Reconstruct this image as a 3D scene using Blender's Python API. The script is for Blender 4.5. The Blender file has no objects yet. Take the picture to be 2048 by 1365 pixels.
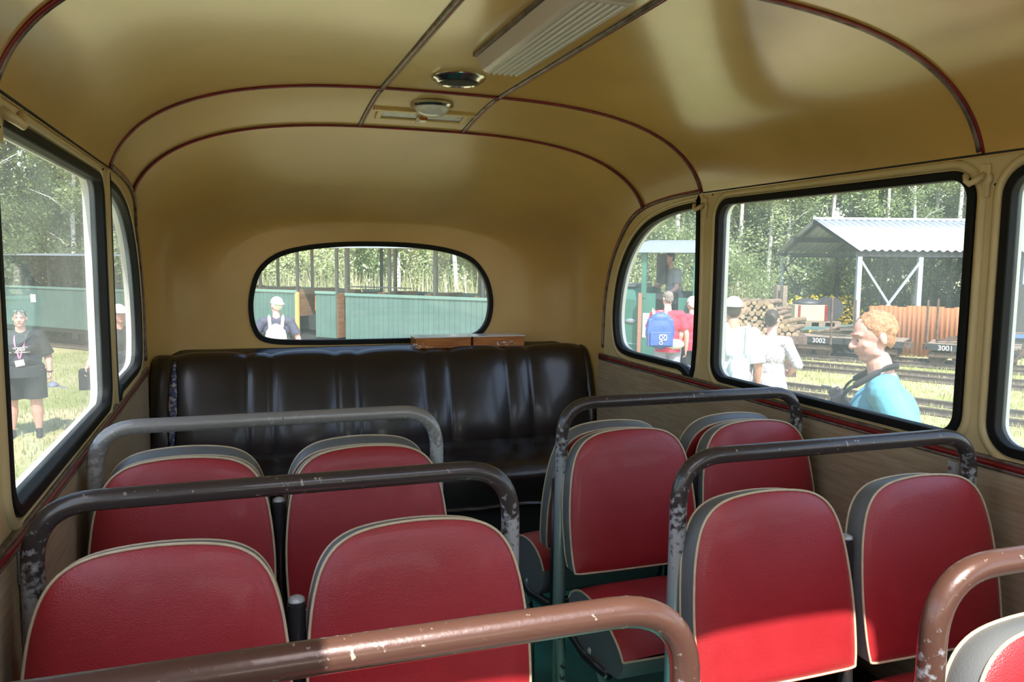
import bpy, bmesh, math, random
from mathutils import Vector, Matrix, noise
random.seed(7)
D = bpy.data
C = bpy.context.scene.collection
SC = bpy.context.scene
PI = math.pi

# ------------------------------------------------------------------ camera
YAW, PITCH, ROLL, FPX = 0.3331, 0.1015, 0.0102, 1594.86
EYE = Vector((0, 0, 1.5))
FW = Vector((math.sin(YAW)*math.cos(PITCH), math.cos(YAW)*math.cos(PITCH), -math.sin(PITCH)))
_r = Vector((math.cos(YAW), -math.sin(YAW), 0)); _u = _r.cross(FW)
RT = _r*math.cos(ROLL) + _u*math.sin(ROLL)
UP = -_r*math.sin(ROLL) + _u*math.cos(ROLL)
cam_d = D.cameras.new('camera'); cam = D.objects.new('camera', cam_d); C.objects.link(cam)
cam_d.sensor_width = 36; cam_d.lens = FPX/2048*36; cam_d.clip_start = 0.02; cam_d.clip_end = 500
M = Matrix((RT, UP, -FW)).transposed().to_4x4(); M.translation = EYE
cam.matrix_world = M
SC.camera = cam

# ------------------------------------------------------------------ light
world = D.worlds.new('world'); SC.world = world; world.use_nodes = True
nt = world.node_tree; nt.nodes.clear()
sky = nt.nodes.new('ShaderNodeTexSky'); sky.sky_type = 'NISHITA'; sky.sun_disc = False
SUN_AZ, SUN_EL = math.radians(6), math.radians(54)      # heading the light travels to, height of the sun
sky.sun_elevation = SUN_EL; sky.sun_rotation = SUN_AZ + PI; sky.air_density = 1.2; sky.dust_density = 1.5
bg = nt.nodes.new('ShaderNodeBackground'); bg.inputs[1].default_value = 0.30
wo = nt.nodes.new('ShaderNodeOutputWorld')
nt.links.new(sky.outputs[0], bg.inputs[0]); nt.links.new(bg.outputs[0], wo.inputs[0])
sd = D.lights.new('sun', 'SUN'); sd.energy = 7.0; sd.angle = math.radians(0.6); sd.color = (1, .95, .86)
so = D.objects.new('sun', sd); C.objects.link(so)
sv = Vector((math.sin(SUN_AZ)*math.cos(SUN_EL), math.cos(SUN_AZ)*math.cos(SUN_EL), -math.sin(SUN_EL)))
so.rotation_euler = sv.to_track_quat('-Z', 'Y').to_euler(); so.location = (0, -10, 20)
SC.view_settings.view_transform = 'Standard'; SC.view_settings.look = 'None'
SC.view_settings.gamma = 1; SC.view_settings.use_curve_mapping = False
SC.view_settings.exposure = 0.75

# ------------------------------------------------------------------ helpers
def ray(u, v): return (u-1024)/FPX*RT - (v-682.5)/FPX*UP + FW
def G(u, v, z):
    d = ray(u, v); return EYE + d*((z-EYE.z)/d.z)
def PD(u, v, dep): return EYE + ray(u, v)*dep
def srgb(c):
    return tuple((x/255/12.92 if x/255 <= .04045 else ((x/255+.055)/1.055)**2.4) for x in c)
MATS = {}
def mat(name, col, rough=.5, metal=0., var=0., vscale=6., col2=None, bump=0., bscale=40., spec=.5, coat=0., trans=0., detail=4, stretch=None, thr=None):
    """principled material; col (and col2) linear; noise mixes col -> col2"""
    m = D.materials.new(name); m.use_nodes = True; n = m.node_tree; b = n.nodes['Principled BSDF']
    b.inputs['Roughness'].default_value = rough; b.inputs['Metallic'].default_value = metal
    b.inputs['Specular IOR Level'].default_value = spec
    b.inputs['Coat Weight'].default_value = coat; b.inputs['Coat Roughness'].default_value = .12
    b.inputs['Base Color'].default_value = (*col, 1)
    tc = n.nodes.new('ShaderNodeTexCoord'); mp = n.nodes.new('ShaderNodeMapping'); n.links.new(tc.outputs['Object'], mp.inputs[0])
    if stretch: mp.inputs['Scale'].default_value = stretch
    if col2 is None and var > 0: col2 = tuple(c*(1-var) for c in col)
    if col2 is not None:
        t = n.nodes.new('ShaderNodeTexNoise'); t.inputs['Scale'].default_value = vscale; t.inputs['Detail'].default_value = detail
        n.links.new(mp.outputs[0], t.inputs['Vector'])
        r = n.nodes.new('ShaderNodeValToRGB'); lo, hi = thr or (.35, .65)
        r.color_ramp.elements[0].position = lo; r.color_ramp.elements[1].position = hi
        r.color_ramp.elements[0].color = (*col, 1); r.color_ramp.elements[1].color = (*col2, 1)
        n.links.new(t.outputs['Fac'], r.inputs[0]); n.links.new(r.outputs[0], b.inputs['Base Color'])
    if bump > 0:
        t2 = n.nodes.new('ShaderNodeTexNoise'); t2.inputs['Scale'].default_value = bscale; t2.inputs['Detail'].default_value = 3
        n.links.new(mp.outputs[0], t2.inputs['Vector'])
        bp = n.nodes.new('ShaderNodeBump'); bp.inputs['Strength'].default_value = bump; bp.inputs['Distance'].default_value = .01
        n.links.new(t2.outputs['Fac'], bp.inputs['Height']); n.links.new(bp.outputs[0], b.inputs['Normal'])
    if trans > 0:
        b.inputs['Transmission Weight'].default_value = trans
    MATS[name] = m; return m

def glass_mat(name, dust_haze, tint=(1, 1, 1)):  # patchy pale dust film, strengthened to paint haze over the bright outside
    m = D.materials.new(name); m.use_nodes = True; n = m.node_tree; n.nodes.clear()
    o = n.nodes.new('ShaderNodeOutputMaterial'); tr = n.nodes.new('ShaderNodeBsdfTransparent'); tr.inputs[0].default_value = (*tint, 1)
    gl = n.nodes.new('ShaderNodeBsdfGlossy'); gl.inputs['Roughness'].default_value = .02
    df = n.nodes.new('ShaderNodeBsdfTranslucent'); df.inputs[0].default_value = (.8, .85, .85, 1)
    lw = n.nodes.new('ShaderNodeLayerWeight'); lw.inputs[0].default_value = .5
    pw = n.nodes.new('ShaderNodeMath'); pw.operation = 'POWER'; pw.inputs[1].default_value = 5; n.links.new(lw.outputs['Facing'], pw.inputs[0])
    fr = n.nodes.new('ShaderNodeMath'); fr.operation = 'MULTIPLY_ADD'; fr.inputs[1].default_value = .6; fr.inputs[2].default_value = .03; n.links.new(pw.outputs[0], fr.inputs[0])
    m1 = n.nodes.new('ShaderNodeMixShader'); m2 = n.nodes.new('ShaderNodeMixShader'); m2.inputs[0].default_value = dust_haze
    n.links.new(fr.outputs[0], m1.inputs[0]); n.links.new(tr.outputs[0], m1.inputs[1]); n.links.new(gl.outputs[0], m1.inputs[2])
    tc = n.nodes.new('ShaderNodeTexCoord'); t = n.nodes.new('ShaderNodeTexNoise'); t.inputs['Scale'].default_value = 3.5; t.inputs['Detail'].default_value = 5
    mm = n.nodes.new('ShaderNodeMath'); mm.operation = 'MULTIPLY'; mm.inputs[1].default_value = dust_haze*2
    n.links.new(tc.outputs['Object'], t.inputs[0]); n.links.new(t.outputs['Fac'], mm.inputs[0]); n.links.new(mm.outputs[0], m2.inputs[0])
    n.links.new(m1.outputs[0], m2.inputs[1]); n.links.new(df.outputs[0], m2.inputs[2]); n.links.new(m2.outputs[0], o.inputs[0])
    MATS[name] = m; return m

def leaf_mat(name, c1, c2, rough=.5):
    m = D.materials.new(name); m.use_nodes = True; n = m.node_tree; n.nodes.clear()
    o = n.nodes.new('ShaderNodeOutputMaterial')
    geo = n.nodes.new('ShaderNodeNewGeometry'); oi = n.nodes.new('ShaderNodeObjectInfo'); tc = n.nodes.new('ShaderNodeTexCoord')
    t = n.nodes.new('ShaderNodeTexNoise'); t.inputs['Scale'].default_value = .9; t.inputs['Detail'].default_value = 4
    n.links.new(tc.outputs['Object'], t.inputs[0])
    ad = n.nodes.new('ShaderNodeMath'); ad.operation = 'ADD'; sb = n.nodes.new('ShaderNodeMath'); sb.operation = 'MULTIPLY_ADD'
    sb.inputs[1].default_value = .5; sb.inputs[2].default_value = -.25
    n.links.new(oi.outputs['Random'], sb.inputs[0]); n.links.new(sb.outputs[0], ad.inputs[0])
    n.links.new(geo.outputs['Random Per Island'], ad.inputs[1])
    ad2 = n.nodes.new('ShaderNodeMath'); ad2.operation = 'MULTIPLY_ADD'; ad2.inputs[1].default_value = .5
    n.links.new(ad.outputs[0], ad2.inputs[0])
    hm = n.nodes.new('ShaderNodeMath'); hm.operation = 'MULTIPLY'; hm.inputs[1].default_value = .6
    n.links.new(t.outputs['Fac'], hm.inputs[0]); n.links.new(hm.outputs[0], ad2.inputs[2])
    r = n.nodes.new('ShaderNodeValToRGB'); r.color_ramp.elements[0].position = .15; r.color_ramp.elements[1].position = .9
    r.color_ramp.elements[0].color = (*c1, 1); r.color_ramp.elements[1].color = (*c2, 1)
    n.links.new(ad2.outputs[0], r.inputs[0])
    df = n.nodes.new('ShaderNodeBsdfDiffuse'); tl = n.nodes.new('ShaderNodeBsdfTranslucent'); mx = n.nodes.new('ShaderNodeMixShader'); mx.inputs[0].default_value = .4
    gl = n.nodes.new('ShaderNodeBsdfGlossy'); gl.inputs['Roughness'].default_value = .4; m2 = n.nodes.new('ShaderNodeMixShader'); m2.inputs[0].default_value = .06
    n.links.new(r.outputs[0], df.inputs[0]); n.links.new(r.outputs[0], tl.inputs[0])
    n.links.new(df.outputs[0], mx.inputs[1]); n.links.new(tl.outputs[0], mx.inputs[2])
    n.links.new(mx.outputs[0], m2.inputs[1]); n.links.new(gl.outputs[0], m2.inputs[2]); n.links.new(m2.outputs[0], o.inputs[0])
    MATS[name] = m; return m

def tag(o, label=None, cat=None, group=None, kind=None):
    if label: o['label'] = label
    if cat: o['category'] = cat
    if group: o['group'] = group
    if kind: o['kind'] = kind
    return o
def empty(name, loc, rz=0, label=None, cat=None, group=None, kind=None):
    o = D.objects.new(name, None); C.objects.link(o); o.location = loc; o.rotation_euler = (0, 0, rz); o.empty_display_size = .1
    return tag(o, label, cat, group, kind)

class MB:
    """collects geometry for ONE mesh object"""
    def __init__(s): s.v = []; s.f = []; s.m = []
    def add(s, vs, fs, mi=0):
        k = len(s.v); s.v += [tuple(v) for v in vs]; s.f += [tuple(i+k for i in f) for f in fs]; s.m += [mi]*len(fs); return s
    def box(s, c, sz, rot=None, mi=0):
        hx, hy, hz = sz[0]/2, sz[1]/2, sz[2]/2; c = Vector(c)
        vs = [Vector((x, y, z)) for x in (-hx, hx) for y in (-hy, hy) for z in (-hz, hz)]
        if rot is not None: vs = [rot @ v for v in vs]
        return s.add([v+c for v in vs], [(0, 1, 3, 2), (4, 6, 7, 5), (0, 4, 5, 1), (2, 3, 7, 6), (0, 2, 6, 4), (1, 5, 7, 3)], mi)
    def bar(s, a, b, w, h=None, mi=0):
        a = Vector(a); b = Vector(b); h = h or w; d = b-a
        return s.box((a+b)/2, (w, d.length, h), d.to_track_quat('Y', 'Z').to_matrix(), mi)
    def tube(s, pts, r, n=10, closed=False, mi=0, caps=True):
        P = [Vector(p) for p in pts]; N = len(P); rs = r if hasattr(r, '__len__') else [r]*N
        T = []
        for i in range(N):
            a = P[i-1] if (i > 0 or closed) else P[i]; b = P[(i+1) % N] if (i < N-1 or closed) else P[i]
            T.append((b-a).normalized())
        ref = Vector((0, 0, 1)) if abs(T[0].z) < .9 else Vector((1, 0, 0))
        nrm = (ref - T[0]*ref.dot(T[0])).normalized(); vs = []
        for i in range(N):
            nrm = (nrm - T[i]*nrm.dot(T[i])).normalized(); bi = T[i].cross(nrm)
            for k in range(n):
                a = 2*PI*k/n; vs.append(P[i] + (nrm*math.cos(a)+bi*math.sin(a))*rs[i])
        fs = []
        for i in range(N if closed else N-1):
            j = (i+1) % N
            for k in range(n):
                k2 = (k+1) % n; fs.append((i*n+k, j*n+k, j*n+k2, i*n+k2))
        if caps and not closed:
            fs.append(tuple(range(n))); fs.append(tuple((N-1)*n+k for k in reversed(range(n))))
        return s.add(vs, fs, mi)
    def cyl(s, a, b, r, n=16, mi=0): return s.tube([a, b], r, n, mi=mi)
    def lathe(s, prof, c=(0, 0, 0), n=32, axis=None, mi=0):
        c = Vector(c); q = Vector((0, 0, 1)).rotation_difference(Vector(axis)) if axis else None
        vs = []; N = len(prof)
        for (r, z) in prof:
            for k in range(n):
                a = 2*PI*k/n; p = Vector((r*math.cos(a), r*math.sin(a), z))
                if q: p = q @ p
                vs.append(p+c)
        fs = [(i*n+k, i*n+(k+1) % n, (i+1)*n+(k+1) % n, (i+1)*n+k) for i in range(N-1) for k in range(n)]
        fs.append(tuple(reversed(range(n)))); fs.append(tuple((N-1)*n+k for k in range(n)))
        return s.add(vs, fs, mi)
    def ball(s, c, r, n=12, m=8, mat=None, mi=0):
        """ellipsoid; r number or 3-vector; mat optional rotation"""
        rr = r if hasattr(r, '__len__') else (r, r, r); c = Vector(c); vs = [Vector((0, 0, -1))]
        for i in range(1, m):
            t = -PI/2+PI*i/m
            for k in range(n):
                a = 2*PI*k/n; vs.append(Vector((math.cos(t)*math.cos(a), math.cos(t)*math.sin(a), math.sin(t))))
        vs.append(Vector((0, 0, 1)))
        vs = [Vector((v.x*rr[0], v.y*rr[1], v.z*rr[2])) for v in vs]
        if mat is not None: vs = [mat @ v for v in vs]
        fs = [(0, 1+(k+1) % n, 1+k) for k in range(n)]
        for i in range(m-2):
            for k in range(n): fs.append((1+i*n+k, 1+i*n+(k+1) % n, 1+(i+1)*n+(k+1) % n, 1+(i+1)*n+k))
        L = len(vs)-1; b = 1+(m-2)*n
        fs += [(b+k, b+(k+1) % n, L) for k in range(n)]
        return s.add([v+c for v in vs], fs, mi)
    def cap(s, a, b, r1, r2, n=12, flat=False, mi=0):
        """tapered capsule"""
        a = Vector(a); b = Vector(b); d = (b-a)
        if d.length < 1e-6: return s.ball(a, r1)
        t = d.normalized()
        if flat: return s.tube([a, b], [r1, r2], n, mi=mi)
        pts = []; rs = []
        for k in (1.0, .87, .5): pts.append(a-t*r1*k); rs.append(r1*math.sqrt(max(0, 1-k*k))+1e-4)
        pts.append(a); rs.append(r1); pts.append(b); rs.append(r2)
        for k in (.5, .87, 1.0): pts.append(b+t*r2*k); rs.append(r2*math.sqrt(max(0, 1-k*k))+1e-4)
        return s.tube(pts, rs, n, mi=mi)
    def prism(s, poly, d0, d1, fr, mi=0):
        """poly list of (a,b); fr(a,b,d)->3d"""
        n = len(poly); vs = [fr(a, b, d0) for a, b in poly]+[fr(a, b, d1) for a, b in poly]
        fs = [tuple(range(n)), tuple(reversed(range(n, 2*n)))]+[(i, n+i, n+(i+1) % n, (i+1) % n) for i in range(n)]
        return s.add(vs, fs, mi)
    def ring(s, poly, w0, w1, d0, d1, fr, mi=0):
        """sweep of a rectangle along closed contour; w inward offset, d depth"""
        n = len(poly); q = []
        A = sum(poly[i][0]*poly[(i+1) % n][1]-poly[(i+1) % n][0]*poly[i][1] for i in range(n)); sg = 1 if A > 0 else -1
        for i in range(n):
            a = Vector(poly[i-1]); b = Vector(poly[(i+1) % n]); t = (b-a).normalized(); q.append(Vector((-t.y, t.x))*sg)
        vs = []
        for i in range(n):
            p = Vector(poly[i])
            for w, d in ((w0, d0), (w1, d0), (w1, d1), (w0, d1)):
                x = p+q[i]*w; vs.append(fr(x.x, x.y, d))
        fs = []
        for i in range(n):
            j = (i+1) % n
            for k in range(4): fs.append((i*4+k, j*4+k, j*4+(k+1) % 4, i*4+(k+1) % 4))
        return s.add(vs, fs, mi)
    def mesh(s, name, smooth=False, fix=True):
        me = D.meshes.new(name); me.from_pydata(s.v, [], s.f)
        for p, mi in zip(me.polygons, s.m): p.material_index = mi
        if fix:
            b = bmesh.new(); b.from_mesh(me); bmesh.ops.recalc_face_normals(b, faces=b.faces); b.to_mesh(me); b.free()
        if smooth:
            me.polygons.foreach_set('use_smooth', [True]*len(me.polygons))
        me.update(); return me
    def obj(s, name, m, parent=None, smooth=False, auto=None, bevel=0, fix=True):
        me = s.mesh(name, smooth or auto is not None, fix)
        return link(name, me, m, parent, auto, bevel)
def link(name, me, m, parent=None, auto=None, bevel=0):
    for x in (m if isinstance(m, (list, tuple)) else [m]): me.materials.append(MATS[x] if isinstance(x, str) else x)
    o = D.objects.new(name, me); C.objects.link(o)
    if parent: o.parent = parent
    if auto is not None: me.set_sharp_from_angle(angle=math.radians(auto))
    if bevel: 
        bm = o.modifiers.new('b', 'BEVEL'); bm.width = bevel; bm.segments = 2; bm.limit_method = 'ANGLE'
    return o
def bake(o):
    dg = bpy.context.evaluated_depsgraph_get(); me = D.meshes.new_from_object(o.evaluated_get(dg)); o.modifiers.clear(); o.data = me; return o
def blob(mb, name, m, parent, vox=.012, it=4, cuts=(), smooth=True):
    """union of closed prims -> one continuous surface"""
    me = mb.mesh(name); o = D.objects.new(name, me); C.objects.link(o)
    r = o.modifiers.new('r', 'REMESH'); r.mode = 'VOXEL'; r.voxel_size = vox; r.use_smooth_shade = True
    if it:
        k = o.modifiers.new('s', 'SMOOTH'); k.iterations = it; k.factor = .5
    bake(o); me = o.data
    if cuts:
        b = bmesh.new(); b.from_mesh(me)
        for co, no in cuts:
            bmesh.ops.bisect_plane(b, geom=b.verts[:]+b.edges[:]+b.faces[:], plane_co=co, plane_no=no, clear_outer=True)
        b.to_mesh(me); b.free()
    me.materials.clear(); me.materials.append(MATS[m]); o.name = name
    me.polygons.foreach_set('use_smooth', [smooth]*len(me.polygons))
    if parent: o.parent = parent
    return o
def copy_tree(o, parent=None):
    c = o.copy(); C.objects.link(c); c.parent = parent
    for ch in list(o.children): copy_tree(ch, c)
    return c
def spline(P, n=8, closed=True):
    out = []; N = len(P); P = [Vector(p) for p in P]
    for i in range(N if closed else N-1):
        p0 = P[i-1] if (closed or i > 0) else P[i]; p1 = P[i]; p2 = P[(i+1) % N]; p3 = P[(i+2) % N] if (closed or i < N-2) else P[i+1]
        for k in range(n):
            t = k/n
            out.append(.5*((2*p1)+(p2-p0)*t+(2*p0-5*p1+4*p2-p3)*t*t+(3*p1-p0-3*p2+p3)*t**3))
    if not closed: out.append(P[-1])
    return out
def rrect(a0, a1, b0, b1, r, n=8):
    out = []
    for (cx, cy, s) in ((a1-r, b1-r, 0), (a0+r, b1-r, 1), (a0+r, b0+r, 2), (a1-r, b0+r, 3)):
        for k in range(n+1):
            t = PI/2*(s+k/n); out.append((cx+r*math.cos(t), cy+r*math.sin(t)))
    return out
def fillet(P, r, n=6):
    """polyline with rounded corners"""
    P = [Vector(p) for p in P]; out = [P[0]]
    for i in range(1, len(P)-1):
        a = (P[i-1]-P[i]); b = (P[i+1]-P[i]); ang = a.angle(b); t = min(r/math.tan(ang/2), a.length*.49, b.length*.49)
        p0 = P[i]+a.normalized()*t; p1 = P[i]+b.normalized()*t
        for k in range(n+1):
            s = k/n; out.append((1-s)**2*p0+2*s*(1-s)*P[i]+s*s*p1)
    out.append(P[-1]); return out

# ------------------------------------------------------------------ materials
mat('ceiling_paint', (.60, .375, .115), .24, var=.14, vscale=2.2, bump=.16, bscale=3.2, spec=.6, coat=.45)
mat('wall_paint', (.58, .375, .125), .38, var=.10, vscale=3, bump=.05, bscale=12, coat=.2)
mat('frame_paint', (.62, .49, .26), .35, var=.08, vscale=5, coat=.3)
mat('laminate', (.44, .34, .225), .45, col2=(.33, .235, .14), vscale=7, stretch=(1, 1, 14), thr=(.3, .7), bump=.05, bscale=20)
mat('rubber', (.006, .007, .007), .6, spec=.2)
mat('body_white', (.80, .82, .78), .35, var=.06)
mat('body_teal', (.03, .20, .17), .4)
mat('floor_teal', (.04, .30, .26), .4, col2=(.02, .14, .125), vscale=5, thr=(.4, .75), bump=.1, bscale=60)
mat('floor_dark', (.035, .014, .016), .5, var=.3, vscale=9)
mat('box_grey', (.07, .075, .08), .5, var=.2)
mat('trim_metal', (.24, .20, .17), .38, .6, col2=(.10, .075, .06), vscale=30, thr=(.4, .7))
mat('red_cord', (.22, .008, .012), .35, var=.3, vscale=20)
mat('seat_red', (.37, .022, .030), .34, col2=(.30, .015, .020), vscale=5, bump=.22, bscale=420, spec=.55, coat=.12)
mat('seat_grey', (.165, .175, .18), .45, var=.12, vscale=8, bump=.08, bscale=300)
mat('piping', (.62, .50, .33), .45, var=.15, vscale=40)
mat('bench_vinyl', (.017, .012, .011), .33, var=.2, vscale=6, bump=.05, bscale=9, spec=.6, coat=.25)
mat('tape_blue', (.03, .05, .14), .4, col2=(.45, .42, .40), vscale=60, thr=(.5, .6))
mat('chrome', (.6, .58, .54), .18, 1.0)
mat('mesh_black', (.012, .012, .012), .7)
mat('lamp_plastic', (.47, .40, .37), .35, var=.05, coat=.2)
mat('lamp_white', (.62, .62, .60), .25, coat=.3)
mat('vent_glass', (.30, .32, .34), .2, var=.3, vscale=20)
mat('varnished_wood', (.45, .17, .04), .25, col2=(.30, .09, .02), vscale=5, stretch=(1.5, 14, 14), coat=.6)
mat('plastic_film', (.75, .76, .78), .15, spec=.6)
glass_mat('glass', .075)

def worn_tube(name, dark, light, zsplit):
    """dark paint on the grab bar, pale chipped paint on the legs (by height in the object)"""
    m = D.materials.new(name); m.use_nodes = True; n = m.node_tree; b = n.nodes['Principled BSDF']
    tc = n.nodes.new('ShaderNodeTexCoord'); sx = n.nodes.new('ShaderNodeSeparateXYZ'); n.links.new(tc.outputs['Object'], sx.inputs[0])
    t = n.nodes.new('ShaderNodeTexNoise'); t.inputs['Scale'].default_value = 85; t.inputs['Detail'].default_value = 8; n.links.new(tc.outputs['Object'], t.inputs[0])
    t3 = n.nodes.new('ShaderNodeTexNoise'); t3.inputs['Scale'].default_value = 3.2; n.links.new(tc.outputs['Object'], t3.inputs[0])
    def math_(op, a, bb, c=None):
        q = n.nodes.new('ShaderNodeMath'); q.operation = op
        for i, x in enumerate((a, bb, c)):
            if x is None: continue
            if isinstance(x, (int, float)): q.inputs[i].default_value = x
            else: n.links.new(x, q.inputs[i])
        return q.outputs[0]
    zf = math_('MULTIPLY_ADD', sx.outputs['Z'], -14, zsplit*14)              # >0 below the split
    zf = math_('ADD', zf, math_('MULTIPLY_ADD', t3.outputs['Fac'], 4, -2))
    zf = math_('ADD', zf, math_('MULTIPLY_ADD', t.outputs['Fac'], 6, -3))
    cl = n.nodes.new('ShaderNodeClamp'); n.links.new(zf, cl.inputs[0])
    chip = math_('ADD', math_('MULTIPLY_ADD', t.outputs['Fac'], 16, -11.1), math_('MULTIPLY_ADD', t3.outputs['Fac'], 5, -2.2)); cc = n.nodes.new('ShaderNodeClamp'); n.links.new(chip, cc.inputs[0])
    mx = n.nodes.new('ShaderNodeMix'); mx.data_type = 'RGBA'; mx.inputs['A'].default_value = (*dark, 1); mx.inputs['B'].default_value = (*light, 1)
    n.links.new(cl.outputs[0], mx.inputs['Factor'])
    inv = n.nodes.new('ShaderNodeMix'); inv.data_type = 'RGBA'; inv.inputs['A'].default_value = (.42, .36, .29, 1); inv.inputs['B'].default_value = (.03, .03, .03, 1)
    n.links.new(cl.outputs[0], inv.inputs['Factor'])
    m2 = n.nodes.new('ShaderNodeMix'); m2.data_type = 'RGBA'; n.links.new(cc.outputs[0], m2.inputs['Factor'])
    n.links.new(mx.outputs['Result'], m2.inputs['A']); n.links.new(inv.outputs['Result'], m2.inputs['B'])
    n.links.new(m2.outputs['Result'], b.inputs['Base Color']); b.inputs['Roughness'].default_value = .32; b.inputs['Metallic'].default_value = .15
    b.inputs['Coat Weight'].default_value = .3
    bp = n.nodes.new('ShaderNodeBump'); bp.inputs['Strength'].default_value = .3; bp.inputs['Distance'].default_value = .002
    n.links.new(t.outputs['Fac'], bp.inputs['Height']); n.links.new(bp.outputs[0], b.inputs['Normal'])
    MATS[name] = m
worn_tube('tube_brown', (.095, .045, .033), (.40, .43, .46), .94)
worn_tube('tube_dark', (.045, .036, .035), (.40, .41, .42), .985)
worn_tube('tube_silver', (.24, .23, .22), (.42, .43, .43), 1.02)
mat('tube_black', (.02, .022, .024), .35, var=.3, vscale=20, coat=.2)
mat('tube_green', (.16, .30, .25), .4, col2=(.03, .03, .03), vscale=45, thr=(.58, .62))
# ------------------------------------------------------------------ the coach body
CX, AW, YEND = .71, 1.10, 4.17
def ztop(y):
    s = max(0, min(1, (y-2.85)/1.32)); return 1.68+.415*max(0, 1-s**1.5)**.7
def zbase(y):
    s = max(0, min(1, (y-2.85)/1.32)); return 1.6-.35*s**1.5
def halfw(y):
    if y < 3.87: return AW
    return AW-.3+.3*math.sqrt(max(0, 1-((y-3.87)/.3)**2))
def sect(y, t, a=None):
    """t 0..pi over the roof from left to right"""
    a = a or halfw(y); c = ztop(y)-zbase(y); co, si = math.cos(t), math.sin(t)
    x = -math.copysign(abs(co)**(2/3), co)*a; z = zbase(y)+c*max(0, si)**(2/3)
    return Vector((CX+x, y, z))
def zroof(x, y):
    q = min(1, abs(x-CX)/halfw(y)); return zbase(y)+(ztop(y)-zbase(y))*(1-q**3)**(1/3)
def tz(y, z):
    """section angle where the roof reaches height z"""
    q = (z-zbase(y))/(ztop(y)-zbase(y)); return math.asin(max(0, min(1, q**1.5)))

wins = []   # (side, y0, y1)
def arch_win():
    P = [(2.87, 1.055), (3.0, 1.04), (3.25, 1.04), (3.45, 1.042), (3.56, 1.06), (3.61, 1.11), (3.632, 1.22), (3.61, 1.36), (3.55, 1.49), (3.44, 1.605), (3.30, 1.68), (3.12, 1.722), (2.95, 1.738), (2.89, 1.735), (2.868, 1.71)]
    pts = [tuple(p)[:2] for p in spline([(a, b, 0) for a, b in P], 5)]
    return pts
left_polys = side_polys = [arch_win(), rrect(1.575, 2.745, 1.03, 1.742, .075), rrect(.33, 1.49, 1.03, 1.742, .075), rrect(-.92, .22, 1.03, 1.742, .075), rrect(-2.17, -1.03, 1.03, 1.742, .075)]
left_polys = list(side_polys); left_polys[1] = rrect(1.553, 2.745, 1.03, 1.742, .075); left_polys[2] = rrect(.33, 1.44, 1.03, 1.742, .075)
RW = [(.30, 1.062), (.71, 1.058), (1.12, 1.062), (1.235, 1.08), (1.30, 1.14), (1.325, 1.235), (1.318, 1.33), (1.285, 1.42), (1.21, 1.505), (1.08, 1.553), (.90, 1.577), (.70, 1.583), (.50, 1.577), (.32, 1.555), (.19, 1.515), (.105, 1.44), (.068, 1.34), (.058, 1.24), (.075, 1.14), (.13, 1.08)]
rear_poly = [tuple(p)[:2] for p in spline([(a, b, 0) for a, b in RW], 4)]
FR = {'L': lambda y, z, d: Vector((CX-1.092-d, y, z)), 'R': lambda y, z, d: Vector((CX+1.092+d, y, z)),
      'B': lambda x, z, d: Vector((x, YEND-.004+d, z)), 'F': lambda x, z, d: Vector((x, -3.0-d, z)),
      'H': lambda x, y, d: Vector((x, y, 2.08+d))}
front_poly = rrect(-.20, 1.62, .98, 1.80, .10)
HX0, HX1, HY0, HY1 = .0, 1.24, -.75, .405       # made-up roof hatch, unseen, added so the sun patch reaches the seats
added_hatch_poly = rrect(HX0, HX1, HY0, HY1, .05)
cm = MB()
for s in 'LR':
    for p in (left_polys if s == 'L' else side_polys): cm.prism(p, -.12, .2, FR[s])
cm.prism(rear_poly, -.15, .2, FR['B']); cm.prism(front_poly, -.1, .2, FR['F']); cm.prism(added_hatch_poly, -.2, .2, FR['H'])
cutter = D.objects.new('cutter', cm.mesh('cutter')); C.objects.link(cutter)
def cut(o, solid=None):
    if solid:
        k = o.modifiers.new('s', 'SOLIDIFY'); k.thickness = solid; k.offset = 1
    b = o.modifiers.new('b', 'BOOLEAN'); b.operation = 'DIFFERENCE'; b.object = cutter; b.solver = 'EXACT'
    m = list(o.data.materials); bake(o)
    if not o.data.materials:
        for x in m: o.data.materials.append(x)
    o.data.set_sharp_from_angle(angle=math.radians(38))
    return o
def structure(o): o['kind'] = 'structure'; return o

def shell(name, ys, ts_fn, lower, cap, m):
    vs = []; fs = []; W = None; rows = []
    for y in ys:
        row = []
        if lower:
            for k in range(12): row.append(Vector((CX-halfw(y), y, zbase(y)*k/12)))
        for t in ts_fn(y): row.append(sect(y, t))
        if lower:
            for k in reversed(range(12)): row.append(Vector((CX+halfw(y), y, zbase(y)*k/12)))
        rows.append(row)
    if cap:
        base = rows[-1]; c = Vector((CX, YEND, .9))
        for s in (.93, .85, .7, .5, .25, .02):
            rows.append([c+(p-c)*s + Vector((0, 0, 0)) for p in base])
            for p in rows[-1]: p.y = YEND
    W = len(rows[0]); n = len(rows)
    for r in rows: vs += r
    for i in range(n-1):
        for k in range(W-1): fs.append((i*W+k, i*W+k+1, (i+1)*W+k+1, (i+1)*W+k))
    mb = MB(); mb.add(vs, fs)
    me = mb.mesh(name, True, False)
    o = link(name, me, m); return o
NT = 96
ys_c = [-3+5.85*i/60 for i in range(61)]
def t_c(y):
    t0 = tz(y, 1.772); return [t0+(PI-2*t0)*k/NT for k in range(NT+1)]
ceil = shell('ceiling', ys_c, t_c, False, False, 'ceiling_paint')
ys_r = [2.85+1.32*(1-(1-i/44)**2) for i in range(45)]
rear = shell('wall_rear', ys_r, lambda y: [PI*k/NT for k in range(NT+1)], True, True, 'wall_paint')
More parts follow.
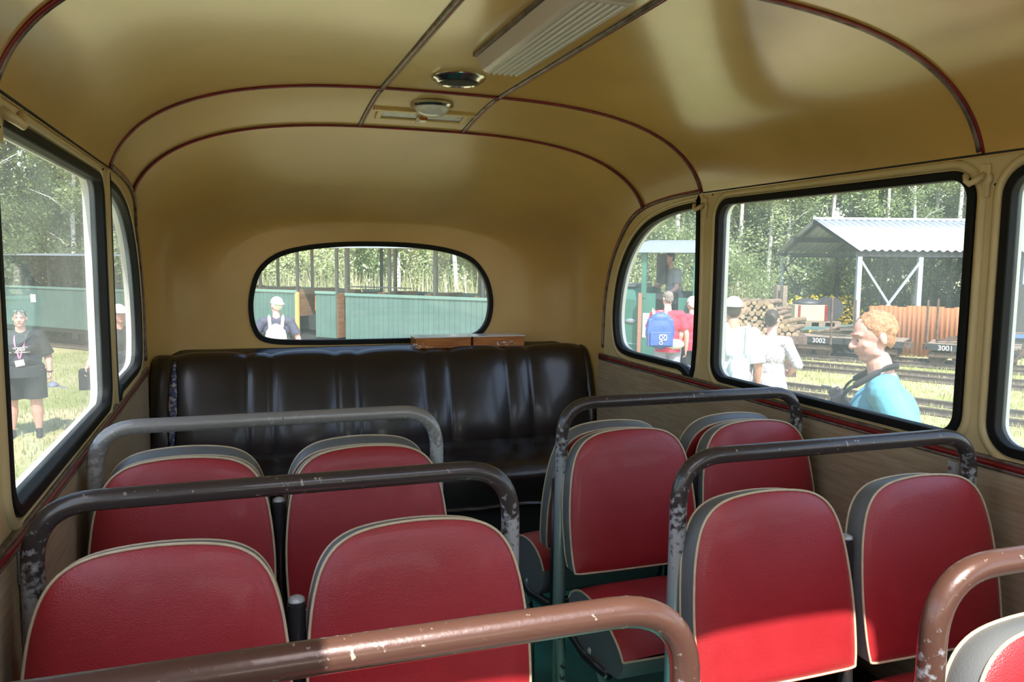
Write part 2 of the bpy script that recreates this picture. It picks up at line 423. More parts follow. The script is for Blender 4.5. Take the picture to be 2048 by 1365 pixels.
for o in (ceil, rear):
    # normals must look outwards for the solidify
    c = o.data.polygons[len(o.data.polygons)//3]; 
    if (c.center-Vector((CX, 1, 1.2))).dot(c.normal) < 0: o.data.flip_normals()
    cut(o, .03); structure(o)
for nm, s in (('wall_left', 'L'), ('wall_right', 'R')):
    P = [(-3, 0), (3.745, 0), (3.745, 1.2), (3.725, 1.34), (3.67, 1.48), (3.58, 1.60), (3.45, 1.69), (3.3, 1.742), (3.1, 1.772), (2.85, 1.785), (-3, 1.785)]
    # lower laminate panel and painted window band are one wall with two paints
    w = MB(); w.prism([p for p in P if p[1] >= 1.0] [:0] or [(-3, 1.005), (3.745, 1.005)]+P[2:], 0, .028, FR[s]); 
    o = w.obj(nm, 'frame_paint'); cut(o); structure(o)
    w2 = MB().prism([(-3, 0), (3.80, 0), (3.80, 1.005), (-3, 1.005)], -.006, .028, FR[s]); p2 = w2.obj('lower_panel', 'laminate', o)
fw = MB().prism([(CX-1.1, 0), (CX+1.1, 0), (CX+1.1, 1.75), (CX+1.0, 1.93), (CX+.7, 2.05), (CX, 2.10), (CX-.7, 2.05), (CX-1.0, 1.93), (CX-1.1, 1.75)], 0, .04, FR['F'])
structure(cut(fw.obj('wall_front', 'wall_paint')))
D.objects.remove(cutter)
fl = MB().box((CX, .6, -.03), (2.24, 7.3, .06)); fl = structure(fl.obj('floor', 'floor_teal'))

# windows: pane with rubber gasket, cream inner surround, white outer frame
wn = 0
def window(poly, fr, surround=True):
    global wn
    wn += 1
    g = MB().prism(poly, .016, .020, fr).obj('window_%d' % wn, 'glass'); structure(g)
    MB().ring(poly, -.004, .021, -.009, .032, fr).obj('gasket', 'rubber', g, bevel=.004)
    MB().ring(poly, -.035, .012, .031, .052, fr).obj('outer_frame', 'body_white', g)
    if surround:
        r = MB(); n = len(poly); A = sum(poly[i][0]*poly[(i+1) % n][1]-poly[(i+1) % n][0]*poly[i][1] for i in range(n)); sg = 1 if A > 0 else -1
        pts = []
        for i in range(n):
            t = (Vector(poly[(i+1) % n])-Vector(poly[i-1])).normalized(); q = Vector((-t.y, t.x))*sg; p = Vector(poly[i])-q*.020; pts.append(fr(p.x, p.y, .004))
        r.tube(pts, .0145, 8, closed=True); r.obj('window_surround', 'frame_paint', g, smooth=True)
    return g
for s in 'LR':
    for p in (left_polys if s == 'L' else side_polys): window(p, FR[s])
window(rear_poly, FR['B'], False)
window(front_poly, FR['F'], False)
# raised lip of the unseen hatch added to let the sun in
hl = MB().ring(added_hatch_poly, -.03, 0, -.02, .06, FR['H']).obj('added_hatch_rim', 'trim_metal'); structure(hl); hl.name = 'trim_1'

# ceiling beading: metal strip with a red cord along one edge
tn = 1
def trim(pts, off_m, off_r, w=.008, rr=.0042, lbl=None):
    global tn
    tn += 1
    a = MB().tube([p+off_m for p in pts], w, 8).obj('trim_%d' % tn, 'trim_metal', smooth=True); structure(a)
    MB().tube([p+off_r for p in pts], rr, 8).obj('red_cord', 'red_cord', a, smooth=True); return a
for y in (1.56, 2.85):
    t0 = tz(y, 1.785)
    pts = [sect(y, t0+(PI-2*t0)*k/70) for k in range(71)]
    trim(pts, Vector((0, .002, 0)), Vector((0, -.009, -.004)))
t0 = tz(3.31, 1.74)
trim([sect(3.31, t0+(PI-2*t0)*k/70, 1.092) for k in range(71)], Vector((0, .002, 0)), Vector((0, -.009, -.004)), .007)
for sx in (-1, 1):
    x = CX+sx*.215
    trim([Vector((x, .6+2.25*k/30, zroof(x, 1))) for k in range(31)], Vector((0, 0, 0)), Vector((.009, 0, -.003)), .0085)
    trim([Vector((x-.012*k/10, 2.85+.46*k/10, zroof(x, 2.85+.46*k/10))) for k in range(11)], Vector((0, 0, 0)), Vector((.008, 0, -.003)), .007)
for s in 'LR':
    d = 1 if s == 'L' else -1
    P = [(2.85, 1.782), (3.1, 1.770), (3.3, 1.742), (3.45, 1.69), (3.58, 1.60), (3.67, 1.48), (3.725, 1.34), (3.745, 1.2), (3.75, 1.05)]
    def inner(y, z):
        q = max(0, (z-zbase(y))/(ztop(y)-zbase(y))); w_ = halfw(y)*max(0, 1-q**3)**(1/3); return min(w_, 1.092)
    pts = [Vector((CX-d*inner(p[0], p[1]), p[0], p[1])) for p in [tuple(q)[:2] for q in spline([(a, b, 0) for a, b in P], 5, False)]]
    trim(pts, Vector((d*.004, 0, 0)), Vector((d*.007, .004, .007)), .007)
    # belt line under the windows
    pts = [FR[s](-3+6.78*k/40, 1.003, 0) for k in range(41)]
    tn += 1
    b = MB()
    for zz, dd in ((1.012, .0), (.990, 0)): b.tube([p+Vector((d*.006, 0, zz-1.003)) for p in pts], .007, 8)
    b = structure(b.obj('trim_%d' % tn, 'trim_metal', smooth=True))
    MB().tube([p+Vector((d*.006, 0, -.002)) for p in pts], .0095, 8).obj('red_cord', 'red_cord', b, smooth=True)
    for y in (1.575, .31, -.95):
        tn += 1
        b = structure(MB().tube([FR[s](y, z, -.008) for z in (.0, .93)], .008, 8).obj('trim_%d' % tn, 'trim_metal', smooth=True))
        MB().tube([FR[s](y+.012, z, -.008) for z in (.0, .93)], .0045, 8).obj('red_cord', 'red_cord', b)
    for y in (1.575,):
        r = empty('wall_bracket', FR[s](y, .95, -.014), 0, 'small grey metal bracket screwed under the belt line of the %s wall' % ('left' if s == 'L' else 'right'), 'bracket', 'wall brackets')
        MB().box((0, 0, 0), (.016, .026, .062)).obj('plate', 'tube_silver', r, bevel=.003)
        MB().cyl((d*.008, 0, .012), (d*.014, 0, .012), .005).obj('screw', 'chrome', r)
for s in 'LR':
    d = 1 if s == 'L' else -1; tn += 1
    q = structure(MB().tube([Vector((CX-d*(sect(1, tz(1, 1.776)).x-CX if False else 1.084), y, 1.778)) for y in (-3, 0, 2.84)], .0035, 6).obj('trim_%d' % tn, 'mesh_black'))
    k = 0
    for y in (.6, .95, 1.35, 1.52, 1.63, 1.85, 2.1, 2.3, 2.55, 2.78): MB().ball(FR[s](y, 1.766 if y != 1.52 else 1.70, -.001), .0035, 8, 6).obj('screw', 'rubber', q)
# cream catches at the upper window corners
def hook(s, y, z, lab):
    d = 1 if s == 'L' else -1
    r = empty('coat_hook', FR[s](y, z, 0), 0, lab, 'hook', 'cream coat hooks on the window pillars')
    MB().lathe([(.020, 0), (.022, .004), (.016, .010), (.0, .011)], (0, 0, 0), 20, (d, 0, 0)).obj('plate', 'frame_paint', r, smooth=True)
    MB().box((d*.004, 0, -.004), (.010, .030, .085)).obj('back_plate', 'frame_paint', r, bevel=.004)
    MB().tube([Vector((d*x, yy, zz)) for x, yy, zz in ((.008, 0, .01), (.030, .006, -.004), (.040, .014, -.012), (.040, .024, -.004), (.034, .030, .012))], [.010, .009, .008, .007, .0085], 10).obj('peg', 'frame_paint', r, smooth=True)
hook('R', 1.548, 1.715, 'cream coat hook on the pillar right of the large right window')
hook('R', 2.83, 1.72, 'small cream coat hook beside the arched right rear window')
hook('L', 1.60, 1.735, 'cream coat hook at the top corner of the near left window')

# ------------------------------------------------------------------ rear bench
SE = [-.375, -.287, .033, .141, .449, .553, .892, 1.009, 1.319, 1.445, 1.762, 1.795]
def pad(x, wob=0):
    for i in range(len(SE)-1):
        if x <= SE[i+1]+1e-6:
            a, b = SE[i], SE[i+1]; t = max(-1, min(1, (2*x-a-b)/(b-a))); w = b-a
            return (.020 if w > .2 else .011)*(1-abs(t)**3.2)
    return 0
r = empty('rear_bench', (CX, 3.8, 0), 0, 'full-width black leatherette bench with pleated backrest under the rear window', 'bench')
inv = Vector((-CX, -3.8, 0))
prof = [(3.80, .54), (3.785, .58), (3.79, .66), (3.815, .76), (3.85, .86), (3.885, .95), (3.925, 1.015), (3.955, 1.037), (3.99, 1.044), (4.06, 1.034), (4.155, 1.022), (4.155, .54)]
pr = [tuple(p)[:2] for p in spline([(a, b, 0) for a, b in prof], 4, False)]
xs = []
for i in range(len(SE)-1):
    n = 22 if SE[i+1]-SE[i] > .2 else 9
    xs += [SE[i]+(SE[i+1]-SE[i])*k/n for k in range(n)]
xs.append(SE[-1])
vs = []; n = len(pr)
for x in xs:
    for i, (y, z) in enumerate(pr):
        q = pr[min(i+1, n-1)]; p = pr[max(i-1, 0)]; t = Vector((q[0]-p[0], q[1]-p[1])).normalized(); nn = Vector((-t.y, t.x))
        am = pad(x - .035*(z-.8)) * (1 if i < 32 else max(0, 1-(i-32)/6)) * min(1, i/5+.25)
        am += .004*noise.noise(Vector((x*6, z*5, 3)))
        am -= .010
        yy = y+nn.x*am; zz = z+nn.y*am
        # backrest top rides about level, slightly rounded at the ends
        e = min(1, (x-SE[0])/.03, (SE[-1]-x)/.03); zz -= .012*(1-max(0, e))**2
        vs.append(Vector((x, min(yy, 4.157), zz))+inv)
fs = [(i*n+k, (i+1)*n+k, (i+1)*n+k+1, i*n+k+1) for i in range(len(xs)-1) for k in range(n-1)]
fs += [tuple(range(n)), tuple(reversed([(len(xs)-1)*n+k for k in range(n)]))]
bk = MB().add(vs, fs).obj('backrest', 'bench_vinyl', r, auto=50)
vs = []; 
prof = [(3.80, .50), (3.795, .585), (3.74, .592), (3.60, .585), (3.48, .575), (3.41, .560), (3.372, .525), (3.366, .47), (3.372, .39), (3.40, .37), (3.79, .37)]
pr = [tuple(p)[:2] for p in spline([(a, b, 0) for a, b in prof], 4, False)]; n = len(pr)
N = 90
for j in range(N+1):
    x = -.37+2.16*j/N
    for (y, z) in pr:
        w = .007*noise.noise(Vector((x*5, y*6, z*4)))+.004*noise.noise(Vector((x*14, y*14, z*10)))
        vs.append(Vector((x, y-w*.5, z+w))+inv)
fs = [(i*n+k, (i+1)*n+k, (i+1)*n+k+1, i*n+k+1) for i in range(N) for k in range(n-1)]+[tuple(range(n)), tuple(reversed([N*n+k for k in range(n)]))]
MB().add(vs, fs).obj('seat_cushion', 'bench_vinyl', r, auto=50)
MB().box((0, -.16, .185), (2.14, .46, .37)).obj('bench_base', 'mesh_black', r)
t = MB(); zs = [.62+.40*k/20 for k in range(21)]; vs = []
def by(z):
    for (a, b), (c, d) in zip(prof0, prof0[1:]):
        if b <= z <= d: return a+(c-a)*(z-b)/(d-b)
    return 3.9
prof0 = [(3.785, .58), (3.79, .66), (3.815, .76), (3.85, .86), (3.885, .95), (3.925, 1.015), (3.955, 1.043)]
for k, z in enumerate(zs):
    w = .015*math.sin(PI*(k/20*.9+.05))+.003+.002*math.sin(k*3.1)
    for sx, dy in ((-1, 0), (-.4, -.004), (.4, -.004), (1, 0)): vs.append(Vector((-.283+.035*(z-.8)+sx*w, by(z)-.010+dy, z))+inv)
fs = [(i*4+k, i*4+k+1, (i+1)*4+k+1, (i+1)*4+k) for i in range(20) for k in range(3)]
tp = MB().add(vs, fs).obj('tape_patch', 'tape_blue', r, smooth=True); tp['label'] = 'blue and white worn tape over a split seam'
k = tp.modifiers.new('s', 'SOLIDIFY'); k.thickness = .004

# wooden boxes on the ledge
for (x0, x1, lab) in ((.862, 1.155, 'flat varnished wooden box under the rear window, left one with film over its top'), (1.168, 1.452, 'flat varnished wooden box under the rear window, right one with torn film at its front')):
    b = empty('wooden_box', ((x0+x1)/2, 4.06, 1.041), 0, lab, 'box', None)
    w = x1-x0
    MB().box((0, 0, .027), (w, .135, .054)).obj('box_body', 'varnished_wood', b, bevel=.003)
    MB().box((0, 0, .0565), (w+.006, .139, .005)).obj('plastic_film', 'plastic_film', b, bevel=.002)
    c = MB()
    for i in range(14):
        a = Vector((random.uniform(-.06, .06)+(.04 if x0 > 1 else -w/2+.02), -.069, random.uniform(.006, .03))); c.bar(a, a+Vector((random.uniform(-.02, .02), -.003, random.uniform(-.01, .012))), .0022)
    c.obj('torn_film', 'plastic_film', b)

# ------------------------------------------------------------------ ceiling fittings
r = empty('strip_light', (.752, 1.93, 2.094), 0, 'long grey ribbed fluorescent fitting on the ceiling panel between the beads', 'lamp')
def loft(mb, prof, y0, y1, n=2):
    m = len(prof); vs = [Vector((a, y0+(y1-y0)*k/(n-1), b)) for k in range(n) for a, b in prof]
    fs = [(k*m+i, (k+1)*m+i, (k+1)*m+(i+1) % m, k*m+(i+1) % m) for k in range(n-1) for i in range(m)]+[tuple(range(m)), tuple(reversed([(n-1)*m+i for i in range(m)]))]
    return mb.add(vs, fs)
loft(MB(), [(-.088, 0), (-.088, -.010), (.088, -.010), (.088, 0)], -.36, .36).obj('base_plate', 'trim_metal', r)
loft(MB(), [(-.082, -.010), (-.077, -.022), (-.064, -.048), (-.054, -.054), (.054, -.054), (.064, -.048), (.077, -.022), (.082, -.010)], -.35, .35).obj('cover', 'lamp_plastic', r, bevel=.004)
rb = MB()
for i in range(6): loft(rb, [(-.004, 0), (-.002, -.004), (.002, -.004), (.004, 0)], -.34, .351); rb.v[-8:] = [(v[0]-.044+i*.017, v[1], v[2]-.0535) for v in rb.v[-8:]]
rb.obj('ribs', 'lamp_white', r)
r = empty('round_vent', (.705, 2.60, zroof(.705, 2.6)), 0, 'round chrome-rimmed ceiling vent with a dark opening', 'vent')
MB().lathe([(.088, .004), (.090, -.004), (.085, -.010), (.077, -.013), (.072, -.020), (.066, -.022), (.062, -.014), (.062, .004)], n=48).obj('chrome_rim', 'chrome', r, auto=40)
MB().lathe([(.068, .002), (.068, -.017), (.03, -.019), (.001, -.019)], n=40).obj('dark_grille', 'mesh_black', r, smooth=True)
r = empty('dome_lamp', (.715, 3.02, zroof(.715, 3.02)), 0, 'small round frosted dome lamp in front of the rear ceiling vent', 'lamp')
MB().lathe([(.080, .004), (.082, -.006), (.074, -.014), (.066, -.014), (.066, .004)], n=40).obj('rim', 'chrome', r, auto=40)
MB().lathe([(.068, -.008), (.064, -.022), (.050, -.036), (.028, -.044), (.001, -.046)], n=40).obj('glass_dome', 'lamp_white', r, smooth=True)
r = empty('ceiling_vent', (.708, 3.15, zroof(.708, 3.15)-.004), 0, 'rectangular cream ceiling vent with two grey panes and a central catch', 'vent')
sl = Matrix.Rotation(math.atan2(zroof(.7, 3.2)-zroof(.7, 3.1), .1), 3, 'X')
f = MB()
for c_, s_ in (((0, .048, 0), (.36, .020, .014)), ((0, -.048, 0), (.40, .022, .014)), ((-.17, 0, 0), (.022, .08, .014)), ((.17, 0, 0), (.022, .08, .014)), ((0, 0, 0), (.04, .08, .014))): f.box(sl @ Vector(c_), s_, sl)
f.obj('vent_frame', 'wall_paint', r, bevel=.003)
for sx in (-1, 1): MB().box(sl @ Vector((sx*.09, 0, .002)), (.14, .075, .006), sl).obj('pane', 'vent_glass', r)
MB().box(sl @ Vector((0, -.008, -.014)), (.030, .030, .020), sl).obj('catch', 'varnished_wood', r, bevel=.003)
MB().bar(sl @ Vector((-.012, -.02, -.02)), sl @ Vector((-.02, .03, -.018)), .008, .004).obj('catch_lever', 'lamp_white', r)

# ------------------------------------------------------------------ double seats
def back_outline():
    H = [(-.205, .600), (-.214, .611), (-.2195, .66), (-.221, .74), (-.215, .82), (-.204, .885), (-.184, .938), (-.150, .973), (-.095, .992), (0, .999)]
    P = H+[(-x, z) for x, z in reversed(H[:-1])]
    P += [(.15, .598), (.075, .597), (0, .597), (-.075, .597), (-.15, .598)]
    pts = spline([(a, b, 0) for a, b in P], 4, True)
    return [(p[0], p[1]) for p in pts]
BO = back_outline()
def yb(z): return -.118+.075*(z-.6)/.41            # front face of the back, leaning
def build_back(root, x, hw=1.0, rear=False):
    """one seat back: red padded front and rear, grey edge band, cream piping"""
    o = [(a*hw, b) for a, b in BO]; n = len(o); T = .052; cz = .80
    def rz(z): return z-.013*max(0, (z-.6)/.4)**2              # the rear outline sits lower
    def rings(y_fn, bulge, sgn, zf):
        vs = []; K = 12
        for j in range(K+1):
            s = max(.02, 1-(j/K)**1.9)
            for (a, b) in o:
                aa, bb = a*s, cz+(zf(b)-cz)*s; u, v = aa/.22, (bb-cz)/.2
                vs.append(Vector((aa, y_fn(bb)+sgn*bulge*(1-s**14)*(1-.55*u*u)*(1-.45*v*v), bb)))
        fs = [(j*n+k, j*n+(k+1) % n, (j+1)*n+(k+1) % n, (j+1)*n+k) for j in range(K) for k in range(n)]
        fs.append(tuple(K*n+k for k in range(n)))
        return vs, fs
    mb = MB(); v, f = rings(yb, .022, -1, lambda z: z); mb.add(v, f); v, f = rings(lambda z: yb(z)+T, .012, 1, rz); mb.add(v, f)
    b = mb.obj('backrest', 'seat_red', root, smooth=True); b.location = (x, 0, 0)
    e = MB(); vs = []
    for k, (dy, g) in enumerate(((0, 1), (.06, 1.010), (.5, 1.014), (.94, 1.010), (1, 1))):
        for (a, z) in o: z2 = z+(rz(z)-z)*dy; vs.append(Vector((a*g, yb(z)+T*dy, cz+(z2-cz)*g)))
    fs = [(j*n+k, j*n+(k+1) % n, (j+1)*n+(k+1) % n, (j+1)*n+k) for j in range(4) for k in range(n)]
    e.add(vs, fs).obj('edge_band', 'seat_grey', b, smooth=True)
    MB().tube([Vector((a*1.007, yb(z)-.001, cz+(z-cz)*1.007)) for a, z in o], .0030, 6, closed=True).obj('piping', 'piping', b, smooth=True)
    MB().tube([Vector((a*1.007, yb(z)+T+.001, cz+(rz(z)-cz)*1.007)) for a, z in o], .0030, 6, closed=True).obj('piping', 'piping', b, smooth=True)
    return b
def build_cushion(root, x, hw=1.0):
    top = [tuple(p)[:2] for p in spline([(a, b, 0) for a, b in [(-.085, .520), (-.11, .548), (-.17, .572), (-.25, .574), (-.33, .556), (-.40, .524), (-.435, .492)]], 4, False)]
    W = .214*hw; m = len(top)
    nx = 14; vs = []
    for j in range(nx+1):
        xx = -W+2*W*j/nx; cr = .010*(1-abs(xx/W)**4)
        for (y, z) in top: vs.append(Vector((xx, y, z+cr-.004)))
    fs = [(j*m+k, (j+1)*m+k, (j+1)*m+k+1, j*m+k+1) for j in range(nx) for k in range(m-1)]
    c = MB().add(vs, fs).obj('seat_cushion', 'seat_red', root, smooth=True); c.location = (x, 0, 0)
    low = [(-.432, .470), (-.405, .435), (-.33, .42), (-.20, .415), (-.12, .43), (-.09, .47)]
    loop = top+low; n = len(loop); g = MB()
    for sx in (-1, 1): g.add([Vector((sx*W, y, z-.004)) for y, z in loop], [tuple(range(n))])
    lo = [top[-1]]+low+[top[0]]; k = len(lo)
    vs = [Vector((sx*W, y, z-.004)) for sx in (-1, 1) for y, z in lo]
    g.add(vs, [(i, i+1, k+i+1, k+i) for i in range(k-1)])
    g.obj('edge_band', 'seat_grey', c, auto=40)
    for sx in (-1, 1): MB().tube([Vector((sx*W, y, z-.003)) for y, z in top], .0032, 6).obj('piping', 'piping', c, smooth=True)
    MB().tube([Vector((-W, top[-1][0], top[-1][1]-.003)), Vector((W, top[-1][0], top[-1][1]-.003))], .0032, 6).obj('piping', 'piping', c, smooth=True)
    return c
def double_seat(xl, xr, yr, lab, tube='tube_dark', rail=True, flip=False, legs='tube_silver', grp=None):
    cx = (xl+xr)/2; h = (xr-xl)/2
    r = empty('double_seat', (cx, yr, 0), PI if flip else 0, lab, 'bus seat', grp)
    sw = (xr-xl)/2/.4335
    for sx in (-1, 1):
        build_back(r, sx*(h*.5+.010), .955*sw); build_cushion(r, sx*(h*.5+.004), 1.0*sw)
    if rail:
        R = .019
        pts = fillet([(-h, 0, .42), (-h, 0, 1.077-.02), (-h+.02, 0, 1.077), (h-.02, 0, 1.077), (h, 0, 1.057), (h, 0, .42)], .09, 8) if False else fillet([(-h+.004, .004, .42), (-h+.004, 0, 1.077), (h-.004, 0, 1.077), (h-.004, .004, .42)], .105, 10)
        MB().tube(pts, R, 16).obj('grab_rail', tube, r, smooth=True)
    # centre post between the two backs
    p = MB(); p.cyl((0, -.075, .42), (0, -.045, .868), .0165, 16); p.obj('centre_post', 'tube_black', r, auto=40)
    MB().lathe([(.0168, -.004), (.0150, .006), (.008, .010), (.001, .011)], (0, -.045, .868), 16).obj('post_cap', 'tube_silver', r, smooth=True)
    # side frames
    for sx in (-1, 1):
        x = sx*(h-.004)
        f = MB(); f.tube(fillet([(x, .0, .84 if not rail else .46), (x, 0, .43), (x, -.20, .395), (x, -.34, .41)], .04, 5), .016, 12)
        f.obj('side_rail', 'tube_black', r, smooth=True)
        MB().tube(fillet([(x*.985, .02, .43), (x*.96, .05, .0)], .01), .015, 12).obj('leg', 'tube_silver' if False else 'tube_green', r, smooth=True)
        MB().tube(fillet([(x, -.30, .40), (x*.93, -.30, .30), (x*.90, -.31, .0)], .04), .015, 12).obj('leg', 'tube_green', r, smooth=True)
        MB().box((x-sx*.004, .022, .66), (.006, .030, .30)).obj('side_plate', 'tube_silver', r, bevel=.002)
        lt = MB(); lt.tube([Vector((x-sx*.0, -.245+.05*math.cos(a), .402+.016*math.sin(a))) for a in [PI*2*k/16 for k in range(16)]], .005, 6, closed=True); lt.ball((x, -.235, .425), .012)
        lt.obj('latch', 'tube_silver', r, smooth=True)
    for y in (-.10, -.30): MB().tube([(-h, y, .405), (h, y, .405)], .013, 10).obj('cross_tube', 'tube_black', r, smooth=True)
    return r
LX, RX = (-.345, .528), (.902, 1.752)
YA, YB, YC = 2.155, 1.513, .832
double_seat(*LX, YA, 'red double seat on the left nearest the rear bench, facing forward under a silver-worn rail', 'tube_silver')
double_seat(*LX, YB, 'red double seat on the left in the second row, behind a dark chipped rail', 'tube_dark')
double_seat(*LX, YC, 'nearest left double seat, showing only its brown-worn grab rail', 'tube_brown')
double_seat(*RX, YA, 'red double seat on the right nearest the rear bench, cushion and latch visible', 'tube_dark')
double_seat(.895, 1.735, YB-.035, 'red double seat on the right in the middle row, one back partly in sunlight', 'tube_dark')
double_seat(*RX, YC-.02, 'nearest right double seat at the picture corner with a coppery grab rail', 'tube_brown')
double_seat(*LX, YA+.035, 'left rear-facing double seat set back to back, facing the black bench', rail=False, flip=True)
double_seat(*RX, YA+.035, 'right rear-facing double seat set back to back, facing the black bench', rail=False, flip=True)
wb = empty('wheel_box', (1.52, 1.55, 0), 0, 'low dark maroon wheel box on the floor under the right seats', 'wheel box')
MB().prism([(-.62, 0), (-.5, .2), (-.35, .27), (.35, .27), (.5, .2), (.62, 0)], -.34, .27, lambda a, b, d: Vector((d, a, b))).obj('cover', 'floor_dark', wb, bevel=.02)
MB().box((-.35, 0, .02), (.03, 1.2, .04)).obj('edge_strip', 'box_grey', wb)
# ------------------------------------------------------------------ outside: ground
mat('ground', (.42, .37, .22), .95, col2=(.22, .25, .08), vscale=.55, thr=(.38, .62), bump=.6, bscale=14, detail=8)
mat('ballast', (.33, .29, .22), .95, var=.5, vscale=25, bump=.8, bscale=30)
leaf_mat('leaf_a', (.055, .115, .03), (.28, .40, .13))
leaf_mat('leaf_b', (.10, .17, .06), (.42, .50, .24))
leaf_mat('leaf_c', (.035, .085, .03), (.15, .27, .08))
leaf_mat('grass_leaf', (.20, .24, .06), (.50, .50, .22))
leaf_mat('reed_leaf', (.26, .30, .12), (.62, .60, .36))
leaf_mat('flower_leaf', (.60, .42, .02), (.80, .62, .05))
mat('bark', (.10, .08, .06), .9, var=.4, vscale=12, bump=.5)
mat('birch_bark', (.62, .60, .55), .8, col2=(.06, .05, .05), vscale=9, stretch=(1, 1, 3), thr=(.55, .66))
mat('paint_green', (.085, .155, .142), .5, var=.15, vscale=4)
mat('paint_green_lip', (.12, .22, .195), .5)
mat('loco_green', (.04, .15, .115), .4, var=.15, vscale=3)
mat('roof_pale', (.19, .23, .26), .5, var=.1)
mat('steel_dark', (.035, .038, .042), .5, var=.3, vscale=10)
mat('steel_blue', (.34, .43, .52), .5, var=.15, vscale=6)
mat('zinc', (.52, .57, .62), .42, .15, var=.15, vscale=3)
mat('rust', (.33, .115, .035), .8, col2=(.16, .075, .04), vscale=5, stretch=(1, 1, .25), thr=(.3, .7))
mat('rust_dark', (.12, .08, .06), .8, var=.5, vscale=12)
mat('rail_steel', (.13, .10, .085), .6, var=.4, vscale=15)
mat('old_wood', (.24, .19, .14), .85, var=.4, vscale=8, stretch=(1, 8, 8))
mat('door_wood', (.20, .11, .06), .7, var=.4, vscale=3, stretch=(1, 1, 10))
mat('tan_board', (.52, .40, .25), .7, var=.2, vscale=5)
mat('yellow_wood', (.50, .36, .12), .6)
mat('orange', (.70, .18, .04), .5)
mat('brown_frame', (.30, .15, .10), .6)
mat('paper', (.85, .85, .83), .7)
mat('log_bark', (.20, .14, .09), .9, var=.5, vscale=10)
mat('log_end', (.34, .25, .15), .8, var=.3, vscale=14)
mat('tarp_white', (.75, .78, .80), .6, var=.1)
mat('blue_paint', (.05, .12, .35), .5)
mat('text_white', (.75, .75, .72), .6)

def gz(x, y):
    t = max(0, min(1, (x+.5)/2.4)); t = t*t*(3-2*t); far = max(0, min(1, (math.hypot(x, y)-24)/14))
    return -.85+.23*t + (.5*far) + .02*noise.noise(Vector((x*.5, y*.5, 0)))
vs = []; N = 110; 
def gc(k): q = (k/N-.5)*2; return 70*(q*.35+.65*q**3)
for i in range(N+1):
    for j in range(N+1): x, y = gc(i)+4, gc(j)+10; vs.append((x, y, gz(x, y)))
fs = [(i*(N+1)+j, (i+1)*(N+1)+j, (i+1)*(N+1)+j+1, i*(N+1)+j+1) for i in range(N) for j in range(N)]
g = structure(MB().add(vs, fs).obj('ground', 'ground', smooth=True))

# grass tufts: uncountable, one object per yard
def grass(name, n, pick, h0, h1, m, lab, w=.006, lean=.35):
    vs = []; fs = []
    for i in range(n):
        x, y = pick(); z = gz(x, y); h = random.uniform(h0, h1); a = random.uniform(0, 2*PI); l = random.uniform(.05, lean)*h; ww = w*random.uniform(.7, 1.5)
        dx, dy = math.cos(a), math.sin(a); k = len(vs)
        vs += [(x-dy*ww, y+dx*ww, z-.01), (x+dy*ww, y-dx*ww, z-.01), (x+dx*l*.4+dy*ww*.7, y+dy*l*.4-dx*ww*.7, z+h*.6), (x+dx*l*.4-dy*ww*.7, y+dy*l*.4+dx*ww*.7, z+h*.6), (x+dx*l, y+dy*l, z+h)]
        fs += [(k, k+1, k+2, k+3), (k+3, k+2, k+4)]
    o = MB().add(vs, fs).obj(name, m, fix=False); tag(o, lab, 'grass', kind='stuff'); return o
def wedge(a0, a1, r0, r1):
    def f():
        a = math.radians(random.uniform(a0, a1)); r = math.sqrt(random.uniform(r0*r0, r1*r1)); return r*math.sin(a), r*math.cos(a)
    return f
grass('yard_grass', 26000, wedge(-50, -2, 4, 22), .02, .09, 'grass_leaf', 'short dry grass covering the yard left of the coach')
grass('yard_grass', 30000, wedge(18, 62, 4.5, 21), .02, .10, 'grass_leaf', 'short dry grass between the railway tracks right of the coach')
# tall reeds behind the train
def along(p, q, w):
    def f():
        t = random.random(); return p[0]+(q[0]-p[0])*t+random.uniform(-w, w), p[1]+(q[1]-p[1])*t+random.uniform(-w, w)
    return f
grass('reed_bed', 5200, along((-1.5, 25), (9, 16.5), 1.3), .9, 1.95, 'reed_leaf', 'tall pale reeds growing behind the green train', .011, .45)
grass('reed_bed', 2500, along((10, 19.5), (14.2, 20.5), .8), .8, 1.7, 'reed_leaf', 'tall pale reeds at the forest edge behind the log pile', .016, .4)
vs = []; fs = []
def fl_patch(cx, cy, n, sp, z0, z1):
    for i in range(n):
        x, y, z = cx+random.gauss(0, sp), cy+random.gauss(0, sp*.6), random.uniform(z0, z1); s = random.uniform(.03, .06); k = len(vs); a = random.uniform(0, 6.3); b = random.uniform(-.6, .6)
        dx, dy = math.cos(a)*s, math.sin(a)*s
        vs.extend([(x-dx, y-dy, z-s*b), (x+dy, y-dx, z), (x+dx, y+dy, z+s*b), (x-dy, y+dx, z+s)]); fs.append((k, k+1, k+2, k+3))
for (u, v, d, n, s) in ((1590, 650, 21, 200, .35), (1665, 612, 21, 300, .45), (1600, 618, 21, 130, .4), (1690, 640, 21, 180, .35)):
    p = PD(u, v, d); fl_patch(p.x, p.y, n, s, p.z-.3, p.z+.25)
o = MB().add(vs, fs).obj('goldenrod', 'flower_leaf', fix=False); tag(o, 'yellow goldenrod blossom growing beside the crates at the shed', 'flowers', kind='stuff')

ORD = ['first', 'second', 'third', 'fourth', 'fifth', 'sixth', 'seventh', 'eighth', 'ninth', 'tenth', 'eleventh', 'twelfth', 'thirteenth', 'fourteenth', 'fifteenth', 'sixteenth', 'seventeenth', 'eighteenth', 'nineteenth', 'twentieth'] + ['twenty-'+w for w in ('first', 'second', 'third', 'fourth', 'fifth', 'sixth', 'seventh', 'eighth', 'ninth')] + ['thirtieth'] + ['thirty-'+w for w in ('first', 'second', 'third', 'fourth', 'fifth', 'sixth')]
